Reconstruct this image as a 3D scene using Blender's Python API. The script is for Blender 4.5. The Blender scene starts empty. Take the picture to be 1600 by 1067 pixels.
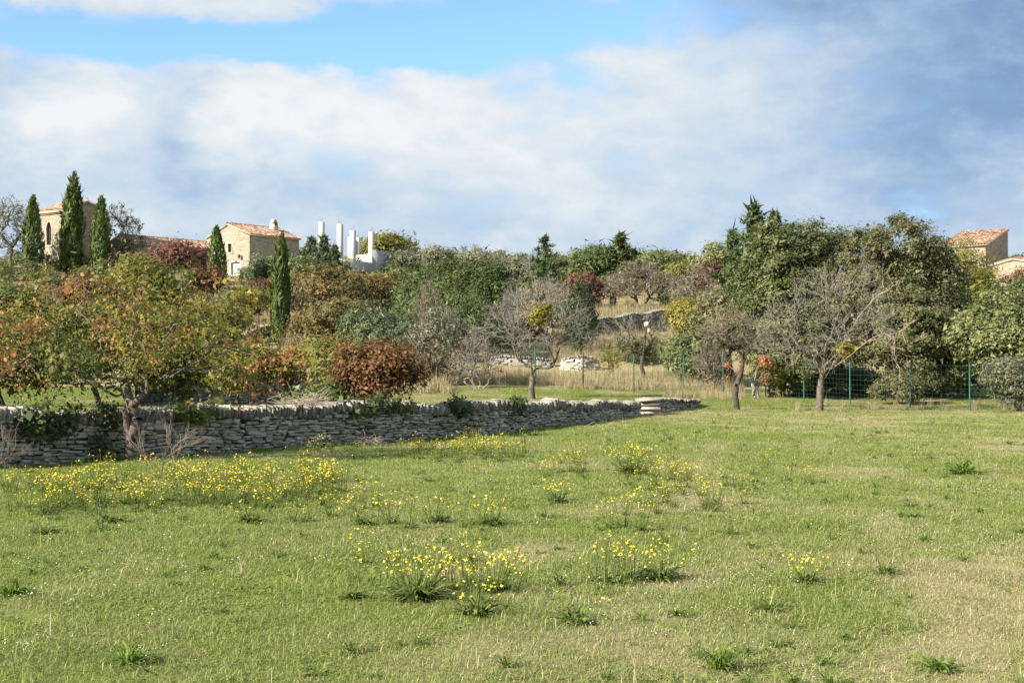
import bpy, math, random
import numpy as np
from mathutils import Vector
from mathutils.geometry import tessellate_polygon

SC = bpy.context.scene
COL = SC.collection
F = 2222.2          # focal length of the photograph in its own pixels
EYE = 1.7
HOR = 570.0
R = math.radians

# ------------------------------------------------------------------ camera, sky, sun, exposure
cam = bpy.data.cameras.new('camera')
cam.lens = 50; cam.sensor_width = 36; cam.clip_start = 0.1; cam.clip_end = 4000
camo = bpy.data.objects.new('camera', cam)
camo.location = (0, 0, EYE); camo.rotation_euler = (R(90.94), 0, 0)
COL.objects.link(camo); SC.camera = camo

SUN_DIR = Vector((-0.86, -0.51, 0)).normalized()
SUN_EL = R(30)
sun = bpy.data.lights.new('sun', 'SUN'); sun.energy = 5.0; sun.angle = R(0.55); sun.color = (1.0, 0.90, 0.74)
suno = bpy.data.objects.new('sun', sun)
sv = Vector((SUN_DIR.x*math.cos(SUN_EL), SUN_DIR.y*math.cos(SUN_EL), math.sin(SUN_EL)))
suno.rotation_euler = sv.to_track_quat('Z', 'Y').to_euler(); suno.location = (-30, -10, 40)
COL.objects.link(suno)

SC.view_settings.view_transform = 'Standard'
SC.view_settings.look = 'None'
SC.view_settings.exposure = 1.4
SC.view_settings.gamma = 1
SC.view_settings.use_curve_mapping = False
SC.cycles.max_bounces = 6; SC.cycles.diffuse_bounces = 5; SC.cycles.transmission_bounces = 4
SC.cycles.use_denoising = True

class NT:
    """small helper for building node trees"""
    def __init__(s, tree): s.t = tree; s.n = tree.nodes; s.l = tree.links
    def new(s, ty, **kw):
        n = s.n.new(ty)
        for k, v in kw.items(): setattr(n, k, v)
        return n
    def link(s, a, b): s.l.new(a, b)
    def put(s, sock, v):
        if isinstance(v, bpy.types.NodeSocket): s.link(v, sock)
        else: sock.default_value = v
    def math(s, op, a, b=None, c=None, clamp=False):
        n = s.new('ShaderNodeMath', operation=op, use_clamp=clamp)
        s.put(n.inputs[0], a)
        if b is not None: s.put(n.inputs[1], b)
        if c is not None: s.put(n.inputs[2], c)
        return n.outputs[0]
    def mix(s, f, a, b, blend='MIX'):
        n = s.new('ShaderNodeMix', data_type='RGBA', blend_type=blend)
        s.put(n.inputs['Factor'], f)
        s.put(n.inputs[6], a); s.put(n.inputs[7], b)
        return n.outputs[2]
    def noise(s, vec, scale, detail=4, rough=.55, dist=0.0):
        n = s.new('ShaderNodeTexNoise')
        if vec is not None: s.link(vec, n.inputs['Vector'])
        n.inputs['Scale'].default_value = scale; n.inputs['Detail'].default_value = detail
        n.inputs['Roughness'].default_value = rough; n.inputs['Distortion'].default_value = dist
        return n
    def ramp(s, fac, stops, interp='LINEAR'):
        n = s.new('ShaderNodeValToRGB'); e = n.color_ramp.elements; n.color_ramp.interpolation = interp
        while len(e) < len(stops): e.new(0.5)
        for k, (p, c) in enumerate(stops):
            e[k].position = p; e[k].color = (*c, 1) if len(c) == 3 else c
        s.put(n.inputs[0], fac)
        return n.outputs[0]
    def smooth(s, v, a, b):
        n = s.new('ShaderNodeMapRange', interpolation_type='SMOOTHSTEP')
        s.put(n.inputs[0], v); s.put(n.inputs[1], a); s.put(n.inputs[2], b)
        n.inputs[3].default_value = 0; n.inputs[4].default_value = 1
        return n.outputs[0]

# --- world: Nishita sky with cloud layers placed by direction
world = bpy.data.worlds.new('World'); SC.world = world; world.use_nodes = True
W = NT(world.node_tree); W.n.clear()
out = W.new('ShaderNodeOutputWorld'); bg = W.new('ShaderNodeBackground'); bg.inputs[1].default_value = 0.1
W.link(bg.outputs[0], out.inputs[0])
sky = W.new('ShaderNodeTexSky', sky_type='NISHITA', sun_disc=False)
sky.sun_elevation = SUN_EL; sky.sun_rotation = math.atan2(SUN_DIR.x, SUN_DIR.y)
sky.air_density = 1.0; sky.dust_density = 0.4; sky.ozone_density = 2.5; sky.altitude = 300
tc = W.new('ShaderNodeTexCoord'); gen = tc.outputs['Generated']
sep = W.new('ShaderNodeSeparateXYZ'); W.link(gen, sep.inputs[0])
stretch = W.new('ShaderNodeMapping'); stretch.inputs['Scale'].default_value = (1, 1, 1.9); W.link(gen, stretch.inputs[0])
nbig = W.noise(stretch.outputs[0], 5.0, 5, .52)
nmid = W.noise(stretch.outputs[0], 13.0, 6, .55, .3)
nfine = W.noise(stretch.outputs[0], 30.0, 6, .6)
sepn = W.new('ShaderNodeSeparateColor'); W.link(nmid.outputs['Color'], sepn.inputs[0])
sepb = W.new('ShaderNodeSeparateColor'); W.link(nbig.outputs['Color'], sepb.inputs[0])
az = W.math('ARCTAN2', sep.outputs[0], sep.outputs[1]); el = W.math('ARCSINE', sep.outputs[2])
# warp the layout by noise so that cloud borders break up
uu = W.math('ADD', az, W.math('MULTIPLY', W.math('SUBTRACT', sepn.outputs[0], .5), .10))
uu = W.math('ADD', uu, W.math('MULTIPLY', W.math('SUBTRACT', sepb.outputs[0], .5), .10))
vv = W.math('ADD', el, W.math('MULTIPLY', W.math('SUBTRACT', sepn.outputs[1], .5), .055))
vv = W.math('ADD', vv, W.math('MULTIPLY', W.math('SUBTRACT', sepb.outputs[1], .5), .04))
def bump(px, py, sx, sy, amp):
    u0 = (px-800)/F; v0 = (HOR-py)/F; su = sx/F; sv_ = sy/F
    a = W.math('DIVIDE', W.math('SUBTRACT', uu, u0), su); b = W.math('DIVIDE', W.math('SUBTRACT', vv, v0), sv_)
    q = W.math('ADD', W.math('MULTIPLY', a, a), W.math('MULTIPLY', b, b))
    return W.math('MULTIPLY', W.math('EXPONENT', W.math('MULTIPLY', q, -1)), amp)
def add(*xs):
    r = xs[0]
    for x in xs[1:]: r = W.math('ADD', r, x)
    return r
nf = W.math('SUBTRACT', nfine.outputs['Fac'], .5); nm = W.math('SUBTRACT', nmid.outputs['Fac'], .5); nb = W.math('SUBTRACT', nbig.outputs['Fac'], .5)
cover = add(W.math('MULTIPLY', nm, 1.1), W.math('MULTIPLY', nf, .5), 0.92,
            bump(330, 92, 430, 34, -1.35), bump(730, 42, 240, 54, -1.15), bump(560, 75, 200, 40, -.5),
            bump(170, -10, 400, 42, .8), bump(980, 15, 120, 22, -.3))
cov = W.smooth(cover, 0.14, 0.9)
lum = add(0.55, W.math('MULTIPLY', nm, .72), W.math('MULTIPLY', nf, .55), W.math('MULTIPLY', nb, .35),
          bump(140, 190, 110, 65, .5), bump(60, 240, 150, 40, .15), bump(440, 185, 170, 70, .28), bump(700, 190, 260, 85, .32),
          bump(760, 300, 220, 45, .14), bump(1090, 120, 230, 90, .18), bump(1000, 240, 250, 70, .10), bump(250, 20, 330, 40, .28),
          bump(1560, 110, 300, 190, -.5), bump(1420, 250, 200, 60, -.12), bump(1250, 10, 200, 45, -.32), bump(285, 235, 60, 55, -.28), bump(830, 85, 120, 40, -.15),
          bump(1000, 365, 500, 45, -.06), bump(380, 300, 130, 35, -.12), bump(300, 345, 140, 25, .12), bump(780, 392, 60, 14, .35), bump(1560, 300, 120, 45, .14))
ccol = W.ramp(W.math('MULTIPLY', lum, 1.0, clamp=True),
              [(0.0, (.86, 1.36, 2.2)), (0.25, (1.36, 1.92, 2.75)), (0.5, (2.05, 2.56, 3.12)), (0.75, (2.68, 3.0, 3.3)), (1.0, (3.35, 3.45, 3.52))])
skyc = W.mix(1.0, sky.outputs[0], (.74, .86, .97, 1), 'MULTIPLY')
W.link(W.mix(cov, skyc, ccol), bg.inputs[0])

# ------------------------------------------------------------------ numeric helpers
_T = np.random.default_rng(77).random((256, 256))
def vnoise(x, y, seed=0):
    x = np.asarray(x, float)+seed*17.31; y = np.asarray(y, float)+seed*9.77
    xi = np.floor(x).astype(int); yi = np.floor(y).astype(int); fx = x-xi; fy = y-yi
    fx = fx*fx*(3-2*fx); fy = fy*fy*(3-2*fy)
    g = lambda a, b: _T[a & 255, b & 255]
    return (g(xi, yi)*(1-fx)+g(xi+1, yi)*fx)*(1-fy)+(g(xi, yi+1)*(1-fx)+g(xi+1, yi+1)*fx)*fy
def fbm(x, y, seed=0, o=4):
    s = 0; a = .5; t = 0
    for k in range(o):
        s = s+a*vnoise(np.asarray(x)*2**k, np.asarray(y)*2**k, seed+k*3); t += a; a *= .5
    return s/t
def sstep(v, a, b):
    t = np.clip((np.asarray(v, float)-a)/(b-a), 0, 1); return t*t*(3-2*t)
def unit(v):
    return v/np.maximum(np.linalg.norm(v, axis=-1, keepdims=True), 1e-9)

# line of the dry stone wall: photo column, distance, height of its top
WL = [(-140, 22.6, .96), (-60, 23.0, .96), (0, 23.9, .95), (200, 25.9, .90), (400, 28.8, .88), (500, 30.2, .88), (640, 32.4, .85), (750, 34.6, .80), (850, 38.5, .70), (950, 43.9, .57), (1000, 47.8, .48)]
WX = np.array([(p-800)/F*d for p, d, h in WL]); WY = np.array([d for p, d, h in WL]); WH = np.array([h for p, d, h in WL])
_ey = np.concatenate([[-20], WY, [54, 62, 90, 400]])
_ex = np.concatenate([[WX[0]-45*.8], WX, [7.1, 11, 26, 150]])
HY = [0, 48, 54, 64, 72, 85, 100, 120, 150, 180, 220, 320, 2000]
HZ = [0, 0, .05, .25, .85, 2.6, 5.0, 7.8, 11.5, 13.5, 14.5, 15, 15]
def ground(X, Y):
    X = np.asarray(X, float); Y = np.asarray(Y, float)
    s = (np.interp(Y, _ey, _ex)-X)*.8
    w = np.interp(Y, [0, 48, 54, 62], [.12, .12, .8, 6])
    terr = np.interp(Y, [20, 32, 40, 48, 54, 62, 75, 2000], [.78, .68, .52, .32, .2, .2, .2, .2])
    side = sstep(s-.3, -w, w)
    z = terr*side+np.interp(Y, HY, HZ)*1.0
    z = z+(fbm(X*.35, Y*.35, 3)-.5)*.10+(fbm(X*.06, Y*.06, 8)-.5)*np.interp(Y, [0, 60, 100], [.05, .3, 1.2])
    return z
def gz(x, y): return float(ground(x, y))
def XY(px, d): return ((px-800)/F*d, d)
def PT(px, d):
    x, y = XY(px, d); return (x, y, gz(x, y))
def ZT(py, d): return EYE+(HOR-py)/F*d
def dryness(X, Y):
    n = fbm(X*1.1, Y*.6, 21, 4)*.8+fbm(X*.16, Y*.11, 31, 3)*.6
    px = X/np.maximum(Y, 4)
    return np.clip((n-.70)*2.0+.31+px*.17+np.interp(Y, [8, 14, 30, 55], [-.02, -.04, .06, .16]), 0, 1)

# ------------------------------------------------------------------ object helpers
def mk(name, V, faces, mat=None, attrs=None, parent=None, smooth=False, link=True):
    """one mesh object from numpy arrays; faces is an array or a list of arrays of equal-length faces"""
    me = bpy.data.meshes.new(name)
    V = np.asarray(V, dtype=np.float32).reshape(-1, 3)
    if isinstance(faces, np.ndarray): faces = [faces]
    faces = [np.asarray(f, dtype=np.int32) for f in faces if len(f)]
    loops = np.concatenate([f.ravel() for f in faces]); tot = np.concatenate([np.full(len(f), f.shape[1], np.int32) for f in faces])
    start = np.concatenate([[0], np.cumsum(tot)[:-1]]).astype(np.int32)
    me.vertices.add(len(V)); me.vertices.foreach_set('co', V.ravel())
    me.loops.add(len(loops)); me.loops.foreach_set('vertex_index', loops)
    me.polygons.add(len(tot)); me.polygons.foreach_set('loop_start', start)
    if smooth: me.polygons.foreach_set('use_smooth', np.ones(len(tot), bool))
    me.update(calc_edges=True)
    for k, v in (attrs or {}).items():
        v = np.asarray(v, np.float32)
        if v.ndim == 1:
            a = me.attributes.new(k, 'FLOAT', 'POINT'); a.data.foreach_set('value', v)
        else:
            a = me.attributes.new(k, 'FLOAT_VECTOR', 'POINT'); a.data.foreach_set('vector', v.ravel())
    if mat: me.materials.append(mat)
    o = bpy.data.objects.new(name, me)
    if link: COL.objects.link(o)
    if parent is not None: o.parent = parent
    return o
def tag(o, label=None, cat=None, group=None, kind=None):
    if label: o['label'] = label
    if cat: o['category'] = cat
    if group: o['group'] = group
    if kind: o['kind'] = kind
    return o
def thing(name, label, cat, loc=(0, 0, 0), group=None, rz=0):
    o = bpy.data.objects.new(name, None); COL.objects.link(o); o.location = loc; o.rotation_euler = (0, 0, rz)
    o.empty_display_size = .2; o['kind'] = 'thing'
    return tag(o, label, cat, group)

class Geo:
    """collects pieces of geometry to be joined into one mesh"""
    def __init__(s): s.V = []; s.F = {}; s.n = 0; s.T = []
    def add(s, V, f, tint=.5):
        V = np.asarray(V, float).reshape(-1, 3); f = np.asarray(f, int)
        s.F.setdefault(f.shape[1], []).append(f+s.n); s.V.append(V)
        s.T.append(np.full(len(V), tint) if np.isscalar(tint) else np.asarray(tint)); s.n += len(V)
    def box(s, c, size, rz=0, tint=.5):
        x, y, z = [q/2 for q in size]
        V = np.array([(a*x, b*y, c_*z) for c_ in (-1, 1) for a, b in ((-1, -1), (1, -1), (1, 1), (-1, 1))])
        cs, sn = math.cos(rz), math.sin(rz)
        V = np.column_stack([V[:, 0]*cs-V[:, 1]*sn, V[:, 0]*sn+V[:, 1]*cs, V[:, 2]])+np.array(c)
        s.add(V, [(3, 2, 1, 0), (4, 5, 6, 7), (0, 1, 5, 4), (1, 2, 6, 5), (2, 3, 7, 6), (3, 0, 4, 7)], tint)
    def build(s, name, mat, parent=None, smooth=False, link=True):
        return mk(name, np.concatenate(s.V), [np.concatenate(v) for v in s.F.values()], mat, {'tint': np.concatenate(s.T)}, parent, smooth, link)

# ------------------------------------------------------------------ materials
def new_mat(name):
    m = bpy.data.materials.new(name); m.use_nodes = True; t = NT(m.node_tree); t.n.clear()
    o = t.new('ShaderNodeOutputMaterial'); return m, t, o
def attr(t, name, ty='GEOMETRY'):
    return t.new('ShaderNodeAttribute', attribute_name=name, attribute_type=ty).outputs['Fac']
def leaf_mat(name, stops, trans=.3, rough=.6):
    m, t, o = new_mat(name)
    geo = t.new('ShaderNodeNewGeometry')
    n = t.noise(geo.outputs['Position'], 1.3, 2)
    f = t.math('ADD', attr(t, 'tint'), t.math('MULTIPLY', t.math('SUBTRACT', n.outputs['Fac'], .5), .5), clamp=True)
    c = t.ramp(f, [(a, tuple(q*1.28 for q in b)) for a, b in stops])
    p = t.new('ShaderNodeBsdfPrincipled'); t.link(c, p.inputs['Base Color']); p.inputs['Roughness'].default_value = rough
    p.inputs['Specular IOR Level'].default_value = .3
    tr = t.new('ShaderNodeBsdfTranslucent'); t.link(c, tr.inputs[0])
    mx = t.new('ShaderNodeMixShader'); mx.inputs[0].default_value = trans
    t.link(p.outputs[0], mx.inputs[1]); t.link(tr.outputs[0], mx.inputs[2]); t.link(mx.outputs[0], o.inputs[0])
    return m
def plain(name, col, rough=.8, var=.25, scale=6, bump=0.0, bscale=40, col2=None, metal=0):
    m, t, o = new_mat(name)
    geo = t.new('ShaderNodeNewGeometry'); n = t.noise(geo.outputs['Position'], scale, 5, .6)
    c2 = col2 or tuple(x*(1-var*1.6) for x in col)
    c = t.ramp(n.outputs['Fac'], [(.3, c2), (.7, tuple(x*(1+var*.3) for x in col))])
    p = t.new('ShaderNodeBsdfPrincipled'); t.link(c, p.inputs['Base Color']); p.inputs['Roughness'].default_value = rough
    p.inputs['Metallic'].default_value = metal; p.inputs['Specular IOR Level'].default_value = .3
    if bump:
        b = t.new('ShaderNodeBump'); b.inputs['Strength'].default_value = bump; b.inputs['Distance'].default_value = .02
        n2 = t.noise(geo.outputs['Position'], bscale, 5, .65); t.link(n2.outputs['Fac'], b.inputs['Height']); t.link(b.outputs[0], p.inputs['Normal'])
    t.link(p.outputs[0], o.inputs[0]); return m

M = {}
M['oak'] = leaf_mat('oak_leaf', [(0, (.040, .056, .016)), (.35, (.078, .098, .033)), (.7, (.125, .14, .06)), (1, (.19, .19, .10))])
M['oakbrown'] = leaf_mat('oak_leaf_olive', [(0, (.042, .053, .019)), (.4, (.09, .10, .042)), (.75, (.15, .148, .078)), (1, (.23, .185, .09))])
M['juniper'] = leaf_mat('juniper_leaf', [(0, (.02, .038, .011)), (.5, (.055, .082, .025)), (1, (.125, .145, .047))], .2)
M['bluejuniper'] = leaf_mat('blue_juniper_leaf', [(0, (.032, .05, .024)), (.5, (.07, .097, .048)), (1, (.145, .165, .085))], .2)
M['palegreen'] = leaf_mat('pale_green_leaf', [(0, (.05, .07, .022)), (.5, (.11, .135, .05)), (1, (.2, .21, .095))])
M['greygreen'] = leaf_mat('grey_green_leaf', [(0, (.07, .08, .045)), (.5, (.13, .135, .085)), (1, (.21, .2, .14))])
M['cypress'] = leaf_mat('cypress_leaf', [(0, (.018, .036, .009)), (.5, (.05, .078, .018)), (1, (.105, .135, .03))], .15)
M['autumn'] = leaf_mat('autumn_leaf', [(0, (.035, .055, .01)), (.3, (.085, .10, .018)), (.55, (.16, .145, .03)), (.72, (.24, .14, .042)), (.86, (.31, .12, .055)), (1, (.36, .17, .10))], .38)
M['autumngreen'] = leaf_mat('autumn_green_leaf', [(0, (.035, .06, .012)), (.4, (.085, .11, .02)), (.7, (.19, .18, .035)), (.9, (.30, .19, .05)), (1, (.36, .14, .06))], .38)
M['autumnyellow'] = leaf_mat('autumn_yellow_leaf', [(0, (.08, .09, .02)), (.5, (.18, .172, .036)), (1, (.29, .24, .05))], .4)
M['brown'] = leaf_mat('brown_leaf', [(0, (.05, .056, .018)), (.35, (.098, .088, .03)), (.65, (.15, .105, .035)), (1, (.23, .135, .045))], .3)
M['red'] = leaf_mat('dark_red_leaf', [(0, (.055, .072, .018)), (.28, (.10, .088, .024)), (.42, (.125, .055, .03)), (.68, (.175, .076, .042)), (.86, (.19, .115, .038)), (1, (.25, .18, .05))], .38)
M['crimson'] = leaf_mat('crimson_leaf', [(0, (.055, .032, .022)), (.5, (.105, .048, .035)), (1, (.155, .078, .052))], .3)
M['salmon'] = leaf_mat('salmon_leaf', [(0, (.10, .09, .03)), (.35, (.26, .095, .05)), (1, (.40, .16, .10))], .3)
M['maroon'] = leaf_mat('maroon_leaf', [(0, (.05, .03, .018)), (.5, (.12, .055, .03)), (1, (.2, .10, .05))], .3)
M['mistletoe'] = leaf_mat('mistletoe_leaf', [(0, (.10, .105, .012)), (.5, (.21, .185, .016)), (1, (.31, .265, .022))], .35)
M['ivy'] = leaf_mat('ivy_leaf', [(0, (.014, .026, .008)), (.6, (.035, .055, .015)), (1, (.08, .10, .03))], .2)
M['bark'] = plain('brown_grey_bark', (.16, .135, .11), .9, .45, 9, .8, 30)
M['darkbark'] = plain('dark_bark', (.085, .072, .062), .9, .4, 9, .8, 30)
M['twig'] = plain('grey_twig', (.275, .258, .225), .9, .3, 2)
M['browntwig'] = plain('brown_twig', (.25, .205, .165), .9, .3, 2)
M['deadwood'] = plain('pale_dead_wood', (.42, .36, .28), .9, .35, 8)
M['cutwood'] = plain('fresh_cut_wood', (.5, .46, .36), .9, .15, 8)
M['postgreen'] = plain('green_fence_paint', (.035, .125, .10), .5, .2, 5)
M['wiregreen'] = plain('green_wire_coating', (.04, .11, .09), .5, .15, 5)
M['rust'] = plain('rusty_post', (.10, .07, .05), .8, .3, 8)
M['concrete'] = plain('pale_concrete', (.46, .445, .41), .9, .08, 1.3, .3, 12)
M['iron'] = plain('dark_iron', (.04, .035, .03), .6, .2, 8)
M['white'] = plain('white_paint', (.6, .59, .56), .6, .08, 3)
M['surround'] = plain('pale_stone_trim', (.42, .38, .31), .9, .15, 5, .3, 14)
M['glass'] = plain('dark_window_glass', (.03, .035, .04), .12, .2, 3)
M['core'] = plain('wall_earth_fill', (.035, .03, .024), 1, .3, 8)
M['wooddoor'] = plain('brown_wood_door', (.12, .075, .05), .7, .3, 6)

def rubble_mat(name, cols, scale, mortar):
    """coursed rubble of a far building"""
    m, t, o = new_mat(name)
    tcn = t.new('ShaderNodeNewGeometry'); mp = t.new('ShaderNodeMapping'); mp.inputs['Scale'].default_value = (1, 1, 1.9); t.link(tcn.outputs['Position'], mp.inputs[0])
    v = t.new('ShaderNodeTexVoronoi', feature='F1'); v.inputs['Scale'].default_value = scale; t.link(mp.outputs[0], v.inputs['Vector'])
    e = t.new('ShaderNodeTexVoronoi', feature='DISTANCE_TO_EDGE'); e.inputs['Scale'].default_value = scale; t.link(mp.outputs[0], e.inputs['Vector'])
    s = t.new('ShaderNodeSeparateColor'); t.link(v.outputs['Color'], s.inputs[0])
    c = t.ramp(s.outputs[0], [(k/(len(cols)-1), q) for k, q in enumerate(cols)])
    n = t.noise(tcn.outputs['Position'], .7, 4)
    c = t.mix(t.math('MULTIPLY', n.outputs['Fac'], .5), c, (*[x*.7 for x in cols[1]], 1))
    edge = t.smooth(e.outputs['Distance'], .02, .10)
    c = t.mix(edge, (*mortar, 1), c)
    p = t.new('ShaderNodeBsdfPrincipled'); t.link(c, p.inputs['Base Color']); p.inputs['Roughness'].default_value = .95
    b = t.new('ShaderNodeBump'); b.inputs['Strength'].default_value = .7; b.inputs['Distance'].default_value = .05; t.link(edge, b.inputs['Height']); t.link(b.outputs[0], p.inputs['Normal'])
    t.link(p.outputs[0], o.inputs[0]); return m
M['rubble'] = rubble_mat('warm_rubble_masonry', [(.20, .165, .115), (.33, .28, .20), (.43, .375, .28), (.27, .215, .145)], 3.2, (.30, .26, .195))
M['rubblegrey'] = rubble_mat('grey_rubble_masonry', [(.20, .17, .128), (.33, .288, .22), (.42, .375, .30), (.26, .222, .168)], 3.2, (.30, .26, .205))

def block_mat():
    m, t, o = new_mat('concrete_blockwork')
    g = t.new('ShaderNodeTexCoord'); s = t.new('ShaderNodeSeparateXYZ'); t.link(g.outputs['Object'], s.inputs[0])
    c = t.new('ShaderNodeCombineXYZ'); t.link(t.math('ADD', s.outputs[0], s.outputs[1]), c.inputs[0]); t.link(s.outputs[2], c.inputs[1])
    b = t.new('ShaderNodeTexBrick'); t.link(c.outputs[0], b.inputs['Vector']); b.inputs['Scale'].default_value = 1
    b.inputs['Brick Width'].default_value = .5; b.inputs['Row Height'].default_value = .2; b.inputs['Mortar Size'].default_value = .014
    b.inputs['Color1'].default_value = (.30, .30, .30, 1); b.inputs['Color2'].default_value = (.40, .40, .39, 1); b.inputs['Mortar'].default_value = (.19, .19, .19, 1)
    p = t.new('ShaderNodeBsdfPrincipled'); p.inputs['Roughness'].default_value = .95; t.link(b.outputs['Color'], p.inputs['Base Color'])
    t.link(p.outputs[0], o.inputs[0]); return m
M['block'] = block_mat()

def tile_mat():
    m, t, o = new_mat('terracotta_tile')
    g = t.new('ShaderNodeNewGeometry'); n = t.noise(g.outputs['Position'], 1.6, 4)
    f = t.math('ADD', attr(t, 'tint'), t.math('MULTIPLY', t.math('SUBTRACT', n.outputs['Fac'], .5), .5), clamp=True)
    c = t.ramp(f, [(0, (.18, .10, .065)), (.4, (.32, .18, .118)), (.8, (.41, .255, .172)), (1, (.47, .37, .27))])
    p = t.new('ShaderNodeBsdfPrincipled'); p.inputs['Roughness'].default_value = .9; t.link(c, p.inputs['Base Color']); t.link(p.outputs[0], o.inputs[0]); return m
M['tile'] = tile_mat()

def stone_mat(name, cols, lichen):
    m, t, o = new_mat(name)
    g = t.new('ShaderNodeNewGeometry'); pos = g.outputs['Position']
    mp = t.new('ShaderNodeMapping'); mp.inputs['Scale'].default_value = (3.1, 3.1, 12); t.link(pos, mp.inputs[0])
    v = t.new('ShaderNodeTexVoronoi'); v.inputs['Scale'].default_value = 1; t.link(mp.outputs[0], v.inputs['Vector'])
    s = t.new('ShaderNodeSeparateColor'); t.link(v.outputs['Color'], s.inputs[0])
    n = t.noise(pos, 14, 6, .65); n2 = t.noise(pos, 1.1, 4, .6); n3 = t.noise(pos, 55, 4, .7)
    oi = t.new('ShaderNodeObjectInfo')
    f = t.math('ADD', t.math('MULTIPLY', t.math('ADD', s.outputs[0], oi.outputs['Random']), .26), t.math('MULTIPLY', n.outputs['Fac'], .6), clamp=True)
    c = t.ramp(f, cols)
    c = t.mix(t.math('MULTIPLY', t.smooth(n2.outputs['Fac'], .5, .72), .7), c, (*lichen, 1))
    c = t.mix(t.smooth(n3.outputs['Fac'], .56, .75), c, (.09, .085, .075, 1))
    p = t.new('ShaderNodeBsdfPrincipled'); p.inputs['Roughness'].default_value = .95; p.inputs['Specular IOR Level'].default_value = .2; t.link(c, p.inputs['Base Color'])
    b = t.new('ShaderNodeBump'); b.inputs['Strength'].default_value = .6; b.inputs['Distance'].default_value = .012
    t.link(n.outputs['Fac'], b.inputs['Height']); t.link(b.outputs[0], p.inputs['Normal'])
    t.link(p.outputs[0], o.inputs[0]); return m
M['stone'] = stone_mat('limestone', [(.15, (.13, .12, .10)), (.5, (.345, .322, .275)), (.85, (.52, .49, .425))], (.11, .10, .065))
M['coping'] = stone_mat('weathered_coping_dimmed_for_sun', [(.15, (.085, .08, .068)), (.5, (.225, .212, .18)), (.85, (.37, .352, .305))], (.10, .095, .06))  # lichened limestone, its colour also darkened to offset strong sun on the coping
M['farstone'] = stone_mat('grey_limestone', [(.2, (.11, .105, .10)), (.55, (.24, .23, .215)), (.9, (.42, .40, .36))], (.10, .095, .085))

def ground_mat():
    m, t, o = new_mat('meadow_soil')
    g = t.new('ShaderNodeNewGeometry'); pos = g.outputs['Position']
    n1 = t.noise(pos, 9, 6, .7); n2 = t.noise(pos, 60, 4, .7)
    d = t.math('ADD', attr(t, 'dry'), t.math('MULTIPLY', t.math('SUBTRACT', n1.outputs['Fac'], .5), .8), clamp=True)
    green = t.ramp(n2.outputs['Fac'], [(.3, (.08, .105, .022)), (.7, (.19, .22, .055))])
    straw = t.ramp(n2.outputs['Fac'], [(.3, (.17, .145, .07)), (.7, (.36, .31, .18))])
    c = t.mix(t.smooth(d, .3, .8), green, straw)
    p = t.new('ShaderNodeBsdfPrincipled'); p.inputs['Roughness'].default_value = 1; p.inputs['Specular IOR Level'].default_value = .1; t.link(c, p.inputs['Base Color'])
    b = t.new('ShaderNodeBump'); b.inputs['Strength'].default_value = .9; b.inputs['Distance'].default_value = .03
    t.link(n1.outputs['Fac'], b.inputs['Height']); t.link(b.outputs[0], p.inputs['Normal'])
    t.link(p.outputs[0], o.inputs[0]); return m
M['ground'] = ground_mat()
def grass_mat(name, greens, straws):
    m, t, o = new_mat(name)
    ti = attr(t, 'tint'); d = attr(t, 'dry', 'INSTANCER')
    f = t.smooth(t.math('ADD', d, t.math('MULTIPLY', t.math('SUBTRACT', ti, .5), 1.0)), .32, .80)
    oi = t.new('ShaderNodeObjectInfo')
    k = t.math('ADD', t.math('MULTIPLY', ti, .6), t.math('MULTIPLY', oi.outputs['Random'], .4))
    c = t.mix(f, t.ramp(k, greens), t.ramp(k, straws))
    p = t.new('ShaderNodeBsdfPrincipled'); t.link(c, p.inputs['Base Color']); p.inputs['Roughness'].default_value = .6; p.inputs['Specular IOR Level'].default_value = .25
    tr = t.new('ShaderNodeBsdfTranslucent'); t.link(c, tr.inputs[0])
    mx = t.new('ShaderNodeMixShader'); mx.inputs[0].default_value = .35
    t.link(p.outputs[0], mx.inputs[1]); t.link(tr.outputs[0], mx.inputs[2]); t.link(mx.outputs[0], o.inputs[0]); return m
M['grass'] = grass_mat('meadow_grass', [(0, (.13, .182, .036)), (.5, (.22, .278, .066)), (1, (.32, .355, .12))], [(0, (.23, .21, .095)), (.5, (.37, .33, .18)), (1, (.54, .49, .33))])
M['weed'] = leaf_mat('weed_leaf', [(0, (.05, .078, .014)), (.5, (.09, .128, .024)), (1, (.155, .18, .045))], .3, .45)
M['brightweed'] = leaf_mat('bright_weed_leaf', [(0, (.05, .10, .012)), (.5, (.095, .155, .02)), (1, (.17, .22, .04))], .35, .45)
M['flower'] = plain('yellow_petal', (.76, .60, .05), .6, .12, 30)
M['shell'] = plain('white_petal', (.78, .76, .7), .6, .08, 30)
M['straw'] = leaf_mat('tall_dry_grass', [(0, (.13, .125, .055)), (.4, (.26, .215, .12)), (.75, (.36, .30, .19)), (1, (.45, .40, .27))], .3, .7)

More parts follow.
